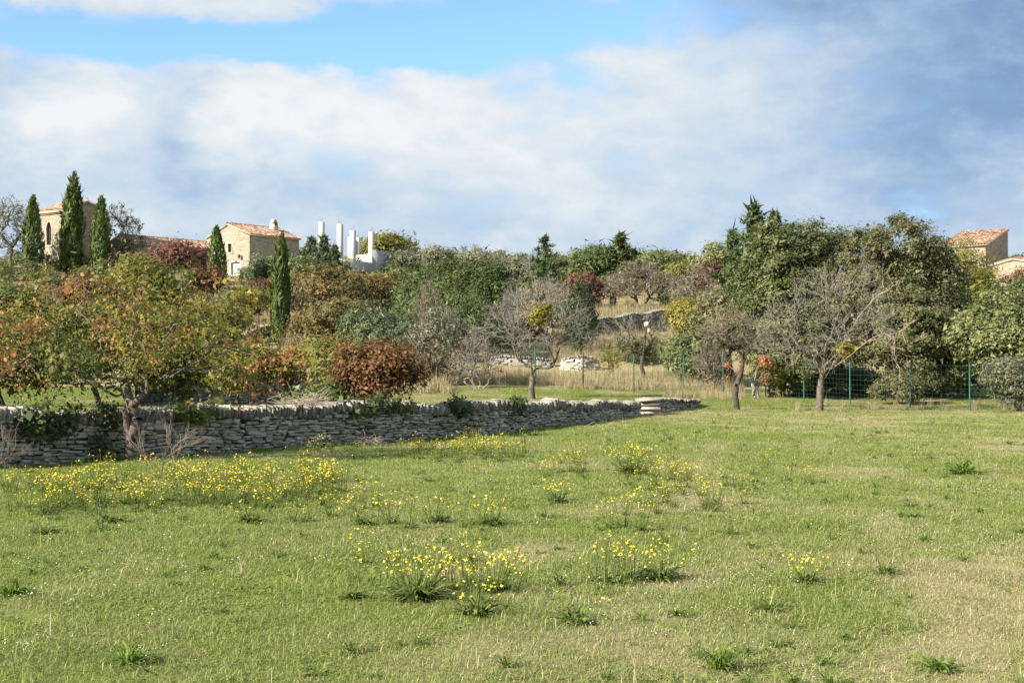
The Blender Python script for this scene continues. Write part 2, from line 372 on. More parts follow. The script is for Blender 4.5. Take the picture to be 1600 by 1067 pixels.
# ------------------------------------------------------------------ ground
def axis(lo, hi, dlo, dhi, step, g=1.12):
    a = list(np.arange(dlo, dhi, step)); s = step; v = a[-1]
    while v < hi: s *= g; v += s; a.append(v)
    s = step; v = a[0]; b = []
    while v > lo: s *= g; v -= s; b.append(v)
    return np.array(b[::-1]+a)
gx = axis(-900, 900, -22, 24, .33); gy = axis(-300, 1500, 5, 74, .33, 1.08)
GX, GY = np.meshgrid(gx, gy); GZ = ground(GX, GY)
nx, ny = len(gx), len(gy)
ii = (np.arange(ny-1)[:, None]*nx+np.arange(nx-1)[None, :]).ravel()
gobj = mk('ground', np.column_stack([GX.ravel(), GY.ravel(), GZ.ravel()]), np.column_stack([ii, ii+1, ii+1+nx, ii+nx]), M['ground'],
          {'dry': np.where(GY.ravel() > 66, .75+.5*(fbm(GX.ravel()*.2, GY.ravel()*.2, 5)-.5), dryness(GX.ravel(), GY.ravel()))}, smooth=True)
tag(gobj, 'grassy meadow floor rising into a terraced hillside', kind='structure')

# ------------------------------------------------------------------ branches and leaves
def tubes(geo, Bz, sides, m=5, rng=None, wob=.05):
    """Bz: list of (p0, ctrl, p1, r0, r1) -> tapered tubes added to geo"""
    if not Bz: return
    P0 = np.array([b[0] for b in Bz]); C = np.array([b[1] for b in Bz]); P1 = np.array([b[2] for b in Bz])
    r0 = np.array([b[3] for b in Bz]); r1 = np.array([b[4] for b in Bz])
    t = np.linspace(0, 1, m)[None, :, None]
    P = (1-t)**2*P0[:, None]+2*t*(1-t)*C[:, None]+t*t*P1[:, None]
    L = np.linalg.norm(P1-P0, axis=1)[:, None, None]
    if rng is not None: P[:, 1:-1] += rng.normal(0, wob, P[:, 1:-1].shape)*L
    T = unit(np.gradient(P, axis=1)); ref = np.where(np.abs(T[..., 2:3]) > .9, np.array([1., 0, 0]), np.array([0, 0, 1.]))
    A = unit(np.cross(T, ref)); B = np.cross(T, A)
    rad = r0[:, None]*(1-t[..., 0])+r1[:, None]*t[..., 0]
    an = np.arange(sides)/sides*2*math.pi
    ring = P[:, :, None]+rad[:, :, None, None]*(A[:, :, None]*np.cos(an)[None, None, :, None]+B[:, :, None]*np.sin(an)[None, None, :, None])
    K = len(Bz)
    base = (np.arange(K)[:, None, None]*m+np.arange(m-1)[None, :, None])*sides
    j = np.arange(sides)[None, None, :]; j2 = (j+1) % sides
    f = np.stack([base+j, base+j2, base+sides+j2, base+sides+j], -1).reshape(-1, 4)
    geo.add(ring.reshape(-1, 3), f)
def kmeans(rng, P, k):
    c = P[rng.choice(len(P), k, replace=False)]
    for _ in range(4):
        a = np.argmin(((P[:, None]-c[None])**2).sum(-1), 1)
        c = np.array([P[a == i].mean(0) if (a == i).any() else c[i] for i in range(k)])
    return a
def hier(rng, base, dr, pts, rt, out, frac=.45, pw=.5, crook=.12, k3=.5):
    n = len(pts)
    if n <= 3:
        for p in pts:
            L = np.linalg.norm(p-base); c = base+dr*L*.45+rng.normal(0, crook*.8, 3)*L
            out.append((base, c, p, rt*n**pw if n > 1 else rt*1.3, rt*.5))
        return
    k = 3 if (n > 8 and rng.random() < k3) else 2
    a = kmeans(rng, pts, k)
    for i in range(k):
        g = pts[a == i]
        if not len(g): continue
        c = g.mean(0); L = np.linalg.norm(c-base)
        if len(g) == 1: hier(rng, base, dr, g, rt, out, frac, pw, crook, k3); continue
        node = base+(c-base)*(frac+rng.uniform(-.1, .1))+rng.normal(0, crook*.5, 3)*L
        ctrl = base+dr*np.linalg.norm(node-base)*.5+rng.normal(0, crook, 3)*L*.5
        out.append((base, ctrl, node, rt*len(g)**pw, rt*len(g)**pw*.86))
        hier(rng, node, unit(node-ctrl), g, rt, out, frac, pw, crook, k3)
def in_blob(P, b): return (((P-b[:3])/b[3:])**2).sum(-1)
def auto_blobs(rng, w, h, z0, lobes=7, flat=1.0, deep=.9):
    """crown of width w from height z0 up to h as an irregular union of ellipsoids"""
    cz = (z0+h)/2; hz = (h-z0)/2
    out = [np.array([0, 0, cz-.08*hz, w*.40, w*.40*deep, hz*.86])]
    for k in range(lobes):
        a = k/lobes*2*math.pi+rng.uniform(-.4, .4); e = rng.uniform(-.45, .85)
        q = rng.uniform(.24, .36)
        ce = math.cos(e)
        out.append(np.array([math.cos(a)*ce*w*(.5-q*.8), math.sin(a)*ce*w*deep*(.5-q*.8), cz+math.sin(e)*hz*.62, w*q, w*q*deep, min(hz*.55, w*q*flat)]))
    q = rng.uniform(.2, .28); out.append(np.array([rng.uniform(-.12, .12)*w, 0, h-w*q*.9, w*q, w*q, w*q*.9]))
    return out
def crown_pts(rng, blobs, n, inner=.55, under=.35, stray=.12):
    wts = np.array([(b[3]*b[4]*b[5])**.66 for b in blobs]); wts /= wts.sum(); P = []
    B = np.array(blobs)
    while len(P) < n:
        i = rng.choice(len(blobs), p=wts); d = unit(rng.normal(size=3))
        if d[2] < -.3 and rng.random() > under: continue
        r = (inner+(1-inner)*rng.random()**.6)*(1.0 if rng.random() > stray else rng.uniform(1.03, 1.22))
        p = B[i, :3]+d*B[i, 3:]*r
        v = (((p-B[:, :3])/B[:, 3:])**2).sum(1); v[i] = 9
        if (v < .42).any() and rng.random() < .85: continue
        P.append(p)
    return np.array(P)
def leaves(rng, C, n, rad, size, asp=.6, cen=None, outw=.8, up=.35, flat=.75, tilt=None, jit=.45, sv=.45, tri=False):
    """n kite-shaped folded leaves around every clump centre; returns vertices, quads, tint"""
    K = len(C); N = K*n
    off = rng.normal(size=(K, n, 3))*rad; off[..., 2] *= flat
    P = (C[:, None]+off).reshape(-1, 3)
    cen = C.mean(0) if cen is None else np.asarray(cen)
    o = unit(np.repeat(C, n, 0)-cen)*outw+unit(off.reshape(-1, 3))*.55
    o[:, 2] += up
    nr = unit(o+rng.normal(size=(N, 3))*.55)
    tr = rng.normal(size=(N, 3))
    if tilt is not None: tr = tr*tilt[1]+np.array(tilt[0])
    t = unit(tr-nr*(tr*nr).sum(1, keepdims=True)); b = np.cross(nr, t)
    s = (size*np.exp(rng.normal(0, sv, N)))[:, None]
    if tri:
        V = np.stack([P+b*s*asp*.5, P+t*s, P-b*s*asp*.5], 1).reshape(-1, 3)
        return V, np.arange(N*3).reshape(-1, 3), np.repeat(np.clip(np.repeat(rng.random(K), n)*(1-jit)+rng.random(N)*jit, 0, 1), 3)
    V = np.stack([P, P+t*s*.45+b*s*asp*.5+nr*s*.1, P+t*s, P+t*s*.5-b*s*asp*.5+nr*s*.1], 1).reshape(-1, 3)
    tint = np.repeat(np.clip(np.repeat(rng.random(K), n)*(1-jit)+rng.random(N)*jit, 0, 1), 4)
    return V, np.arange(N*4).reshape(-1, 4), tint
def crown_obj(name, parts, mat, parent):
    g = Geo()
    for V, f, t in parts: g.add(V, f, t)
    return g.build(name, mat, parent)

SEED = [100]
def leafy(name, label, cat, px, d, top, wpx, mat, base=.12, n=110, nl=45, leaf=.16, rad=None, bark='bark', group=None, blobs=None, lobes=7,
          trunk=.06, stem=1, vert=.75, tilt=None, asp=.6, deep=.9, flat=1.0, fork=.3, twig=.012, tr_show=True, inner=.55, up=.35, x2=0, z2=0, hz=None, lean=0, tintmul=None):
    """a tree or shrub standing at photo column px and distance d; its top reaches photo row top and its crown is wpx wide"""
    SEED[0] += 1; rng = np.random.default_rng(SEED[0])
    x, y, z = PT(px, d); w = wpx/F*d; h = max(.4, ZT(top, d)-z-(rad or w*.055)*1.1)
    root = thing(name, label, cat, (x, y, z-.03), group)
    bl = blobs(rng, w, h) if blobs else auto_blobs(rng, w, h, h*base, lobes, flat, deep)
    for b in bl: b[0] += lean
    C = crown_pts(rng, bl, n, inner)
    C[:, 2] = np.maximum(C[:, 2], .12)
    rad = rad or w*.055
    cen = np.array([lean, 0, h*(.35+base*.3)])
    g = Geo(); segs = []
    r0 = max(.02, trunk*h*.5) if trunk < 1 else trunk
    for s in range(stem):
        sub = C if stem == 1 else C[s::stem]
        p0 = np.array([rng.normal(0, .04)*w*(stem > 1), rng.normal(0, .04)*w*(stem > 1), -.1]); fk = np.array([lean*.3+rng.normal(0, .05)*w, rng.normal(0, .04)*w, h*fork*rng.uniform(.8, 1.15)])
        segs0 = [(p0, (p0+fk)/2+rng.normal(0, .04, 3)*h, fk, r0, r0*.75)]
        tubes(g, segs0, 7, 6, rng, .03)
        hier(rng, fk, unit(fk-p0), sub[rng.choice(len(sub), min(len(sub), 60 if d > 60 else 90), replace=False)], twig, segs, .5)
    tubes(g, segs, 4, 4, rng, .03)
    g.build('trunk', M[bark], root, smooth=True)
    far = d > 40
    V, f, t = leaves(rng, C, int(nl*2.1) if far else nl, rad*(.72 if far else .85)*np.exp(rng.normal(0, .22, (len(C), 1, 1))), leaf*(.68 if far else 1), asp*(1.15 if far else 1), cen, up=up, tilt=tilt, tri=far, flat=vert)
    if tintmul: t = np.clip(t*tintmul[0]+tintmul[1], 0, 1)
    mk('crown', V, f, M[mat], {'tint': t}, root)
    return root

def bare(name, label, px, d, top, wpx, blobs, n=500, twig=.006, r0=.1, fork=.28, mats=('bark', 'twig'), group=None, side=2, cat='tree', stem=1, lean=(0, 0), pw=.43, buds=None, trunkpts=None, zoff=0, tl=.55, crook=.09, inner=.45):
    """a leafless tree: trunk and limbs in one part, the fine twigs in another"""
    SEED[0] += 1; rng = np.random.default_rng(SEED[0])
    x, y, z = PT(px, d); h = ZT(top, d)-z; w = wpx/F*d
    root = thing(name, label, cat, (x, y, z-.03), group)
    bl = blobs(rng, w, h)
    C = crown_pts(rng, bl, n, inner, .6)
    g = Geo(); segs = []
    if trunkpts:
        tp = [np.array(q) for q in trunkpts]
        for a, b, ra, rb in zip(tp[:-1], tp[1:], np.linspace(r0, r0*.7, len(tp))[:-1], np.linspace(r0, r0*.7, len(tp))[1:]):
            tubes(g, [(a, (a+b)/2, b, ra, rb)], 9, 5, rng, .015)
        fk = tp[-1]; dr = unit(tp[-1]-tp[-2])
        hier(rng, fk, dr, C, twig, segs, .40, pw, crook)
    else:
        for s in range(stem):
            sub = C if stem == 1 else C[kmeans(np.random.default_rng(5), C, stem) == s]
            if not len(sub): continue
            p0 = np.array([rng.normal(0, .05)*(stem > 1), rng.normal(0, .05)*(stem > 1), -.1]); fk = np.array([lean[0]+(s-(stem-1)/2)*.12*w*(stem > 1), lean[1], h*fork*rng.uniform(.85, 1.15)])
            tubes(g, [(p0, (p0+fk)/2+rng.normal(0, .03, 3)*h, fk, r0/stem**.5, r0*.8/stem**.5)], 9, 7, rng, .025)
            hier(rng, fk, unit(fk-p0+np.array([0, 0, .1])), sub, twig, segs, .40, pw, crook)
    thick = [s for s in segs if s[3] > twig*2.6]; thin = [s for s in segs if s[3] <= twig*2.6]
    tubes(g, thick, 6, 5, rng, .045)
    g.build('trunk', M[mats[0]], root, smooth=True)
    # side twiglets
    extra = []
    for s in thin:
        for _ in range(side):
            t = rng.uniform(.3, 1); p = np.array(s[0])*(1-t)+np.array(s[2])*t; L = np.linalg.norm(np.array(s[2])-np.array(s[0]))
            dd = unit(unit(np.array(s[2])-np.array(s[0]))+rng.normal(0, .42, 3)+np.array([0, 0, .15]))
            q = p+dd*max(.18, L*rng.uniform(.4, .9))*tl*2
            extra.append((p, (p+q)/2+rng.normal(0, .025, 3), q, twig*.7, twig*.3))
    g2 = Geo(); tubes(g2, thin, 3, 4, rng, .03); tubes(g2, extra, 3, 3, rng, .04)
    g2.build('twigs', M[mats[1]], root)
    if buds:
        V, f, t = leaves(rng, C[rng.choice(len(C), int(len(C)*buds[1]))], buds[2], .12, buds[3], .6)
        mk('leaves', V, f, M[buds[0]], {'tint': t}, root)
    root['_h'] = h
    return root
def clump_child(name, parent, off, r, mat, n, leaf, seed, label=None):
    rng = np.random.default_rng(seed); C = crown_pts(rng, [np.array([*off, r, r, r*.9])], 26, .2, .35, 0)
    V, f, t = leaves(rng, C, n, r*.2, leaf, .4, off)
    o = mk(name, V, f, M[mat], {'tint': t}, parent)
    if label: o['label'] = label
    return o

# ------------------------------------------------------------------ stones and walls
def stone_mesh(rng, sub=1):
    """a rough squared stone inside a unit cube"""
    n = 3
    P = []; 
    lin = np.linspace(-.5, .5, n+1)
    V = {}; vs = []; fs = []
    def vid(p):
        k = tuple(np.round(p, 4))
        if k not in V: V[k] = len(vs); vs.append(p)
        return V[k]
    cuts = [-.5, -.32, .32, .5]
    for ax in range(3):
        for sgn in (-.5, .5):
            for i in range(3):
                for j in range(3):
                    if (i != 1 and j != 1): 
                        pass
                    q = []
                    for a, b in ((i, j), (i+1, j), (i+1, j+1), (i, j+1)):
                        p = np.zeros(3); p[ax] = sgn; p[(ax+1) % 3] = cuts[a]; p[(ax+2) % 3] = cuts[b]; q.append(vid(p))
                    fs.append(q if sgn > 0 else q[::-1])
    vs = np.array(vs)
    e = (np.abs(vs) > .49).sum(1)
    vs = np.where((np.abs(vs) > .49) & (e[:, None] >= 2), vs*rng.uniform(.82, 1.0, vs.shape), vs)
    vs += rng.normal(0, .05, vs.shape)
    vs[:, 2] *= 1+rng.normal(0, .22)*vs[:, 0]*2
    return vs, np.array(fs)
_srng = np.random.default_rng(4)
STONES = [stone_mesh(_srng) for _ in range(14)]
STONE_ME = {}
def stone_data(k, mat):
    if (k, mat) not in STONE_ME:
        o = mk('stone', STONES[k][0], STONES[k][1], M[mat], link=False); STONE_ME[(k, mat)] = o.data; bpy.data.objects.remove(o)
    return STONE_ME[(k, mat)]
def rotz(V, a):
    c, s = math.cos(a), math.sin(a); return np.column_stack([V[:, 0]*c-V[:, 1]*s, V[:, 0]*s+V[:, 1]*c, V[:, 2]])
def dry_wall(root, S, topf, botf, rng, mat='stone', course=.057, slen=(.15, .46), cope=.2, parts=(300, 290), front=.0, thick=.45, fill=True, closed=(False, False), slump=0):
    """dry stone wall along the polyline S of front-face points (array of x, y); topf, botf give the top and foot height along it"""
    seg = np.linalg.norm(np.diff(S, axis=0), axis=1); cum = np.concatenate([[0], np.cumsum(seg)]); L = cum[-1]
    def at(s):
        p = np.array([np.interp(s, cum, S[:, 0]), np.interp(s, cum, S[:, 1])])
        q = np.array([np.interp(min(s+.4, L), cum, S[:, 0]), np.interp(min(s+.4, L), cum, S[:, 1])]); p2 = np.array([np.interp(max(s-.4, 0), cum, S[:, 0]), np.interp(max(s-.4, 0), cum, S[:, 1])])
        t = (q-p2)/np.linalg.norm(q-p2); return p, t
    st = []; s0 = 0
    while s0 < L:
        pw_ = rng.uniform(.9, 2.0); z = -.08+rng.uniform(-.04, .02); ph = rng.uniform(-.05, .05)
        maxh = max(topf(q)-botf(q) for q in np.linspace(s0, min(L, s0+pw_), 5))
        while z < maxh:
            ch = course*rng.uniform(.6, 1.45); s = s0+rng.uniform(-.13, .05); e = s0+pw_+rng.uniform(-.13, .05)
            while s < e:
                l = min(rng.uniform(*slen)*(.5 if rng.random() < .3 else 1), max(.07, e-s)); m_ = s+l/2
                if 0 <= m_ <= L:
                    lim = topf(m_)-botf(m_)-cope
                    if z+ch*.55 < lim:
                        p, t = at(m_); nrm = np.array([t[1], -t[0]])
                        dep = rng.uniform(.16, .26); pro = rng.uniform(-.05, .05)
                        c = p-nrm*(dep/2-pro)
                        hh = ch*rng.uniform(.72, 1.06)
                        if rng.random() < .08: hh *= 1.6; c = c+nrm*.015
                        st.append((c[0], c[1], botf(m_)+z+ch/2+ph*(m_-s0-pw_/2)+rng.normal(0, .007), l*rng.uniform(.9, 1.02), dep, hh, math.atan2(t[1], t[0])+rng.normal(0, .07), ph*-.6+rng.normal(0, .05)))
                s += l
            z += ch
        s0 += pw_
    cp = []; s = 0
    while cope > 0 and s < L:
        wd = rng.uniform(.045, .115); m_ = s+wd/2
        if m_ > L: break
        p, t = at(m_); nrm = np.array([t[1], -t[0]])
        hh = cope*rng.uniform(.84, 1.14); tiltd = rng.normal(.14, .17)
        c = p-nrm*(thick*.45+rng.uniform(-.03, .03))
        cp.append((c[0], c[1], topf(m_)-cope+hh/2-.02, wd*.94, thick*rng.uniform(.85, 1.15), hh, math.atan2(t[1], t[0])+rng.normal(0, .12), tiltd))
        s += wd
    def place(lst, name, limit):
        lst = sorted(lst, key=lambda q: -(q[3]*q[5])/((q[0]**2+q[1]**2)) if abs(q[0]/q[1]) < .37 else 0)
        for q in lst[:limit]:
            o = bpy.data.objects.new(name, stone_data(int(rng.integers(14)), mat)); COL.objects.link(o); o.parent = root
            o.location = q[:3]; o.scale = (q[3], q[4], q[5]); o.rotation_euler = (0, q[7], q[6])
        g = Geo()
        for q in lst[limit:]:
            V, f = STONES[int(rng.integers(14))]; V = V*np.array(q[3:6]); c_, s_ = math.cos(q[7]), math.sin(q[7])
            V = np.column_stack([V[:, 0]*c_+V[:, 2]*s_, V[:, 1], -V[:, 0]*s_+V[:, 2]*c_])
            g.add(rotz(V, q[6])+np.array(q[:3]), f)
        if lst[limit:]:
            o = g.build(name, M[mat], root); o['kind'] = 'stuff'
    place(st, 'stone', parts[0])
    if cp: mat = 'coping' if mat == 'stone' else mat; place(cp, 'coping_stone', parts[1])
    if fill:
        ss = np.linspace(0, L, max(2, int(L/.5))); V = []
        for s_ in ss:
            p, t = at(s_); nrm = np.array([t[1], -t[0]]); a = p-nrm*.07; b = p-nrm*(thick-.04); zt = topf(s_)-max(cope, .05)-.01; zb = botf(s_)-.15
            V += [(a[0], a[1], zb), (a[0], a[1], zt), (b[0], b[1], zt), (b[0], b[1], zb)]
        f = []
        for i in range(len(ss)-1):
            for j in range(4): f.append((i*4+j, i*4+(j+1) % 4, i*4+4+(j+1) % 4, i*4+4+j))
        f += [(0, 1, 2, 3), tuple((len(ss)-1)*4+j for j in (3, 2, 1, 0))]
        mk('earth_core', V, np.array(f), M['core'], parent=root)

rng = np.random.default_rng(11)
S = np.column_stack([WX, WY]); cumw = np.concatenate([[0], np.cumsum(np.linalg.norm(np.diff(S, axis=0), axis=1))])
def smooth_line(P, n=80):
    u = np.linspace(0, len(P)-1, n); return np.column_stack([np.interp(u, range(len(P)), P[:, 0]), np.interp(u, range(len(P)), P[:, 1])])
field_z = lambda x, y: gz(x+.9, y-.45)
wall = thing('dry_stone_wall', 'long grey dry stone wall with upright coping slabs edging the meadow', 'stone wall')
def w_bot(s): x, y = np.interp(s, cumw, WX), np.interp(s, cumw, WY); return field_z(x, y)
def w_top(s): return np.interp(s, cumw, WH)+.035*math.sin(s*1.3)+.03*math.sin(s*3.1+1)
dry_wall(wall, S, w_top, w_bot, rng, cope=.235, parts=(300, 298))
# short continuation beyond the gap, ended by stacked squared blocks
S2 = np.array([XY(1020, 49.6), XY(1056, 51.6), XY(1094, 54.6)])
wall2 = thing('dry_stone_wall', 'short low end of dry stone wall with stacked pale squared blocks', 'stone wall')
dry_wall(wall2, S2, lambda s: .58-.035*s, lambda s: gz(S2[0, 0]+s*.5+.9, S2[0, 1]+s*.8-.4), rng, cope=.12, parts=(110, 60), slen=(.22, .55), course=.085)
bx, by = XY(1013, 48.6)
for k in range(4):
    for j in range(2):
        gq = Geo(); gq.box((0, 0, 0), (1, 1, 1)); gq.V[0] = gq.V[0]+rng.normal(0, .035, gq.V[0].shape); o = gq.build('squared_block', M['stone'], wall2)
        o.location = (bx+rng.normal(0, .02)+j*.08, by+j*.45+rng.normal(0, .02), gz(bx+.9, by-.4)+.07+k*.145); o.scale = (.62+rng.uniform(-.06, .06), .44, .14); o.rotation_euler = (0, rng.normal(0, .03), rng.normal(.35, .06))

def far_wall(label, pts, height, seed, cope=.12, broken=0, mat='farstone', course=.11, slen=(.25, .6)):
    SS = np.array([XY(p, d) for p, d in pts]); rg = np.random.default_rng(seed)
    cum = np.concatenate([[0], np.cumsum(np.linalg.norm(np.diff(SS, axis=0), axis=1))]); L = cum[-1]
    bot = lambda s: gz(np.interp(s, cum, SS[:, 0]), np.interp(s, cum, SS[:, 1]))-.05
    top = lambda s: bot(s)+height*(1-broken*abs(2*s/L-1)**2)+.06*math.sin(s*1.9+seed)
    r_ = thing('terrace_wall', label, 'stone wall', group='old terrace walls on the hillside')
    dry_wall(r_, SS, top, bot, rg, mat, course, slen, cope, (0, 0), thick=.5)
    return r_
far_wall('grey terrace wall at the back of the lawn behind the orange leaved branches', [(225, 48.5), (330, 51), (430, 54), (540, 58)], 1.3, 21)
far_wall('dark shaded terrace wall below the strip of tan grass', [(905, 87), (980, 91), (1060, 96)], 1.35, 22, mat='farstone')
far_wall('low grey wall with pale top stones either side of the lone cypress', [(385, 85.5), (440, 88.5), (505, 92)], .95, 23, cope=.25)
far_wall('short grey terrace wall upslope of the lone cypress', [(352, 97), (432, 102)], .8, 24)
far_wall('crumbling low wall with broad flat top behind the wire fence', [(877, 75), (910, 74.6), (938, 75)], .85, 25, cope=.14, broken=.25, mat='stone', slen=(.35, .8), course=.13)
far_wall('tumbled stone wall between bare tree and fence posts', [(765, 77), (815, 76), (866, 76)], .7, 26, broken=.5)
far_wall('grey terrace wall below the house with arched windows', [(0, 136), (60, 134), (100, 134)], .8, 27)

# ------------------------------------------------------------------ buildings
def wall_face(parent, outer, holes, O, U, mat, name='wall', depth=.25):
    """vertical wall face: outer and holes are lists of (u, z); O is the origin (x, y), U the unit direction seen from outside, left to right"""
    O = np.array(O, float); U = np.array(U, float); N = np.array([U[1], -U[0]])
    loops = [outer]+holes; flat = [p for l in loops for p in l]
    tri = tessellate_polygon([[Vector((p[0], p[1], 0)) for p in l] for l in loops])
    P = lambda p, off=0: (*(O+U*p[0]+N*off), p[1])
    V = [P(p) for p in flat]; f3 = [tuple(t) for t in tri]; f4 = []
    for h in holes:
        b = len(V); n = len(h); V += [P(p) for p in h]+[P(p, -depth) for p in h]
        for i in range(n): f4.append((b+i, b+(i+1) % n, b+n+(i+1) % n, b+n+i))
    fs = [np.array(f3)]+([np.array(f4)] if f4 else [])
    return mk(name, V, fs, M[mat], parent=parent)
def opening(parent, hole, O, U, kind='window', surround=.18, pane='glass', depth=.22, label=None, trim='surround'):
    """a window or door set in a hole: surround standing proud, pane set back, glazing bar"""
    O = np.array(O, float); U = np.array(U, float); N = np.array([U[1], -U[0]])
    P = lambda p, off: (*(O+U*p[0]+N*off), p[1])
    cx = sum(p[0] for p in hole)/len(hole); cz = sum(p[1] for p in hole)/len(hole)
    w = max(p[0] for p in hole)-min(p[0] for p in hole); h = max(p[1] for p in hole)-min(p[1] for p in hole)
    outer = [(cx+(p[0]-cx)*(1+2*surround/w), cz+(p[1]-cz)*(1+2*surround/h)) for p in hole]
    n = len(hole); V = [P(p, .03) for p in outer]+[P(p, .03) for p in hole]+[P(p, -.02) for p in outer]+[P(p, -.1) for p in hole]
    f = []
    for i in range(n):
        j = (i+1) % n; f += [(i, j, n+j, n+i), (2*n+i, 2*n+j, j, i), (n+i, n+j, 3*n+j, 3*n+i)]
    o = mk(kind, V, np.array(f), M[trim], parent=parent)
    if label: o['label'] = label
    tri = tessellate_polygon([[Vector((p[0], p[1], 0)) for p in hole]])
    mk('pane' if pane == 'glass' else 'leaf_board', [P(p, -depth) for p in hole], np.array([tuple(t) for t in tri]), M[pane], parent=o)
    if pane == 'glass':
        g = Geo(); a = math.atan2(U[1], U[0]); c = O+U*cx-N*(depth-.03); g.box((c[0], c[1], cz), (.05, .04, h), a); g.box((c[0], c[1], cz+h*.12), (w, .035, .04), a); g.build('glazing_bar', M['wooddoor'], o)
    return o
def tile_roof(parent, A, B, C, D, col=.22, row=.38, seed=1, over=.0, name='roof'):
    """corrugated roman tiles: A, B eave ends, C above B, D above A"""
    rg = np.random.default_rng(seed); A, B, C, D = [np.array(q, float) for q in (A, B, C, D)]
    eu = np.linalg.norm(B-A); ev = np.linalg.norm(D-A); nc = max(2, int(eu/col)); nr = max(2, int(ev/row))
    N = np.cross(B-A, D-A); N /= np.linalg.norm(N)
    if N[2] < 0: N = -N
    tin = rg.random((nr, nc)); g = Geo(); prof = np.array([0, .5, 1.0]); hgt = np.array([-.02, .055, -.02])
    for i in range(nr):
        for j in range(nc):
            v0, v1 = i/nr, min(1, (i+1.12)/nr); r_ = .012*rg.normal()
            ex = -.05*rg.random()/ev if i == 0 else 0
            V = []
            for v, up in ((v0+ex, .05), (v1, .015)):
                for u, hh in zip((j+prof)/nc, hgt):
                    V.append((A*(1-u)+B*u)*(1-v)+(D*(1-u)+C*u)*v+N*(hh+up+r_))
            g.add(V, [(0, 1, 4, 3), (1, 2, 5, 4)], float(tin[i, j]))
    o = g.build(name, M['tile'], parent)
    V = [A-N*.02, B-N*.02, C-N*.02, D-N*.02, A-N*.14, B-N*.14, C-N*.14, D-N*.14]
    mk('roof_deck', V, np.array([(0, 1, 2, 3), (7, 6, 5, 4), (0, 4, 5, 1), (1, 5, 6, 2), (2, 6, 7, 3), (3, 7, 4, 0)]), M['surround'], parent=o)
    return o
def gable_house(name, label, N0, gdir, gw, ldir, ll, zg, ze, zr, mat, seed, gholes=(), lholes=(), apex=.5, over=.22, cat='house'):
    """N0 near corner; gable wall runs along gdir for gw metres, the long wall along ldir for ll"""
    N0 = np.array(N0, float); gd = np.array(gdir, float); gd /= np.linalg.norm(gd); ld = np.array([gd[1], -gd[0]])
    if np.dot(ld, ldir) < 0: ld = -ld
    root = thing(name, label, cat, (0, 0, 0))
    zb = zg-1.5
    # gable seen from outside runs left to right from its far corner to the near corner
    GO = N0+gd*gw
    wall_face(root, [(0, zb), (gw, zb), (gw, ze), (gw*apex, zr), (0, ze)], [h for h, *_ in gholes], GO, -gd, mat)
    wall_face(root, [(0, zb), (ll, zb), (ll, ze), (0, ze)], [h for h, *_ in lholes], N0, ld, mat)
    far = N0+ld*ll
    wall_face(root, [(0, zb), (gw, zb), (gw, ze), (gw*(1-apex), zr), (0, ze)], [], far, gd, mat)
    wall_face(root, [(0, zb), (ll, zb), (ll, ze), (0, ze)], [], GO+ld*ll, -ld, mat)
    for h, kw in gholes: opening(root, h, GO, -gd, **kw)
    for h, kw in lholes: opening(root, h, N0, ld, **kw)
    rid = N0+gd*gw*(1-apex); sl1 = (zr-ze)/(gw*(1-apex)); sl2 = (zr-ze)/(gw*apex)
    q = lambda p, z: np.array([p[0], p[1], z])
    e1 = N0-gd*over; e2 = GO+gd*over; lo, hi = -ld*over*.6, ld*(ll+over*.6)
    up = .16
    tile_roof(root, q(e1+lo, ze-sl1*over+up), q(e1+hi, ze-sl1*over+up), q(rid+hi, zr+up), q(rid+lo, zr+up), seed=seed)
    tile_roof(root, q(e2+lo, ze-sl2*over+up), q(e2+hi, ze-sl2*over+up), q(rid+hi, zr+up), q(rid+lo, zr+up), seed=seed+1)
    a = math.atan2(ld[1], ld[0]); g = Geo()
    k = int((ll+over)/.4)
    for i in range(k):
        c = rid+lo+ld*(i+.5)*(ll+over*1.2)/k; an = np.linspace(0, math.pi, 6); cs = []
        for s_ in (-.21, .21):
            for t_ in an: cs.append((*(c+ld*s_+gd*math.cos(t_)*.14), zr+up+.02+math.sin(t_)*.10))
        g.add(cs, [(m_, m_+1, m_+7, m_+6) for m_ in range(5)], float(np.random.default_rng(i+seed).random()))
    g.build('ridge_tiles', M['tile'], root)
    return root, GO, gd, ld, rid
def rect(u0, u1, z0, z1): return [(u0, z0), (u1, z0), (u1, z1), (u0, z1)]
def arch(u0, u1, z0, z1, n=5, pt=1.0):
    w = u1-u0; zs = z1-w*.75; p = [(u0, z0), (u1, z0), (u1, zs)]
    p += [(u1-w*.5*t, zs+(z1-zs)*math.sin(t*math.pi/2)**.9) for t in np.linspace(0, 1, n)[1:]]
    p += [(u0+w*.5*t, zs+(z1-zs)*math.sin(t*math.pi/2)**.9) for t in np.linspace(1, 0, n)[1:]]
    return p
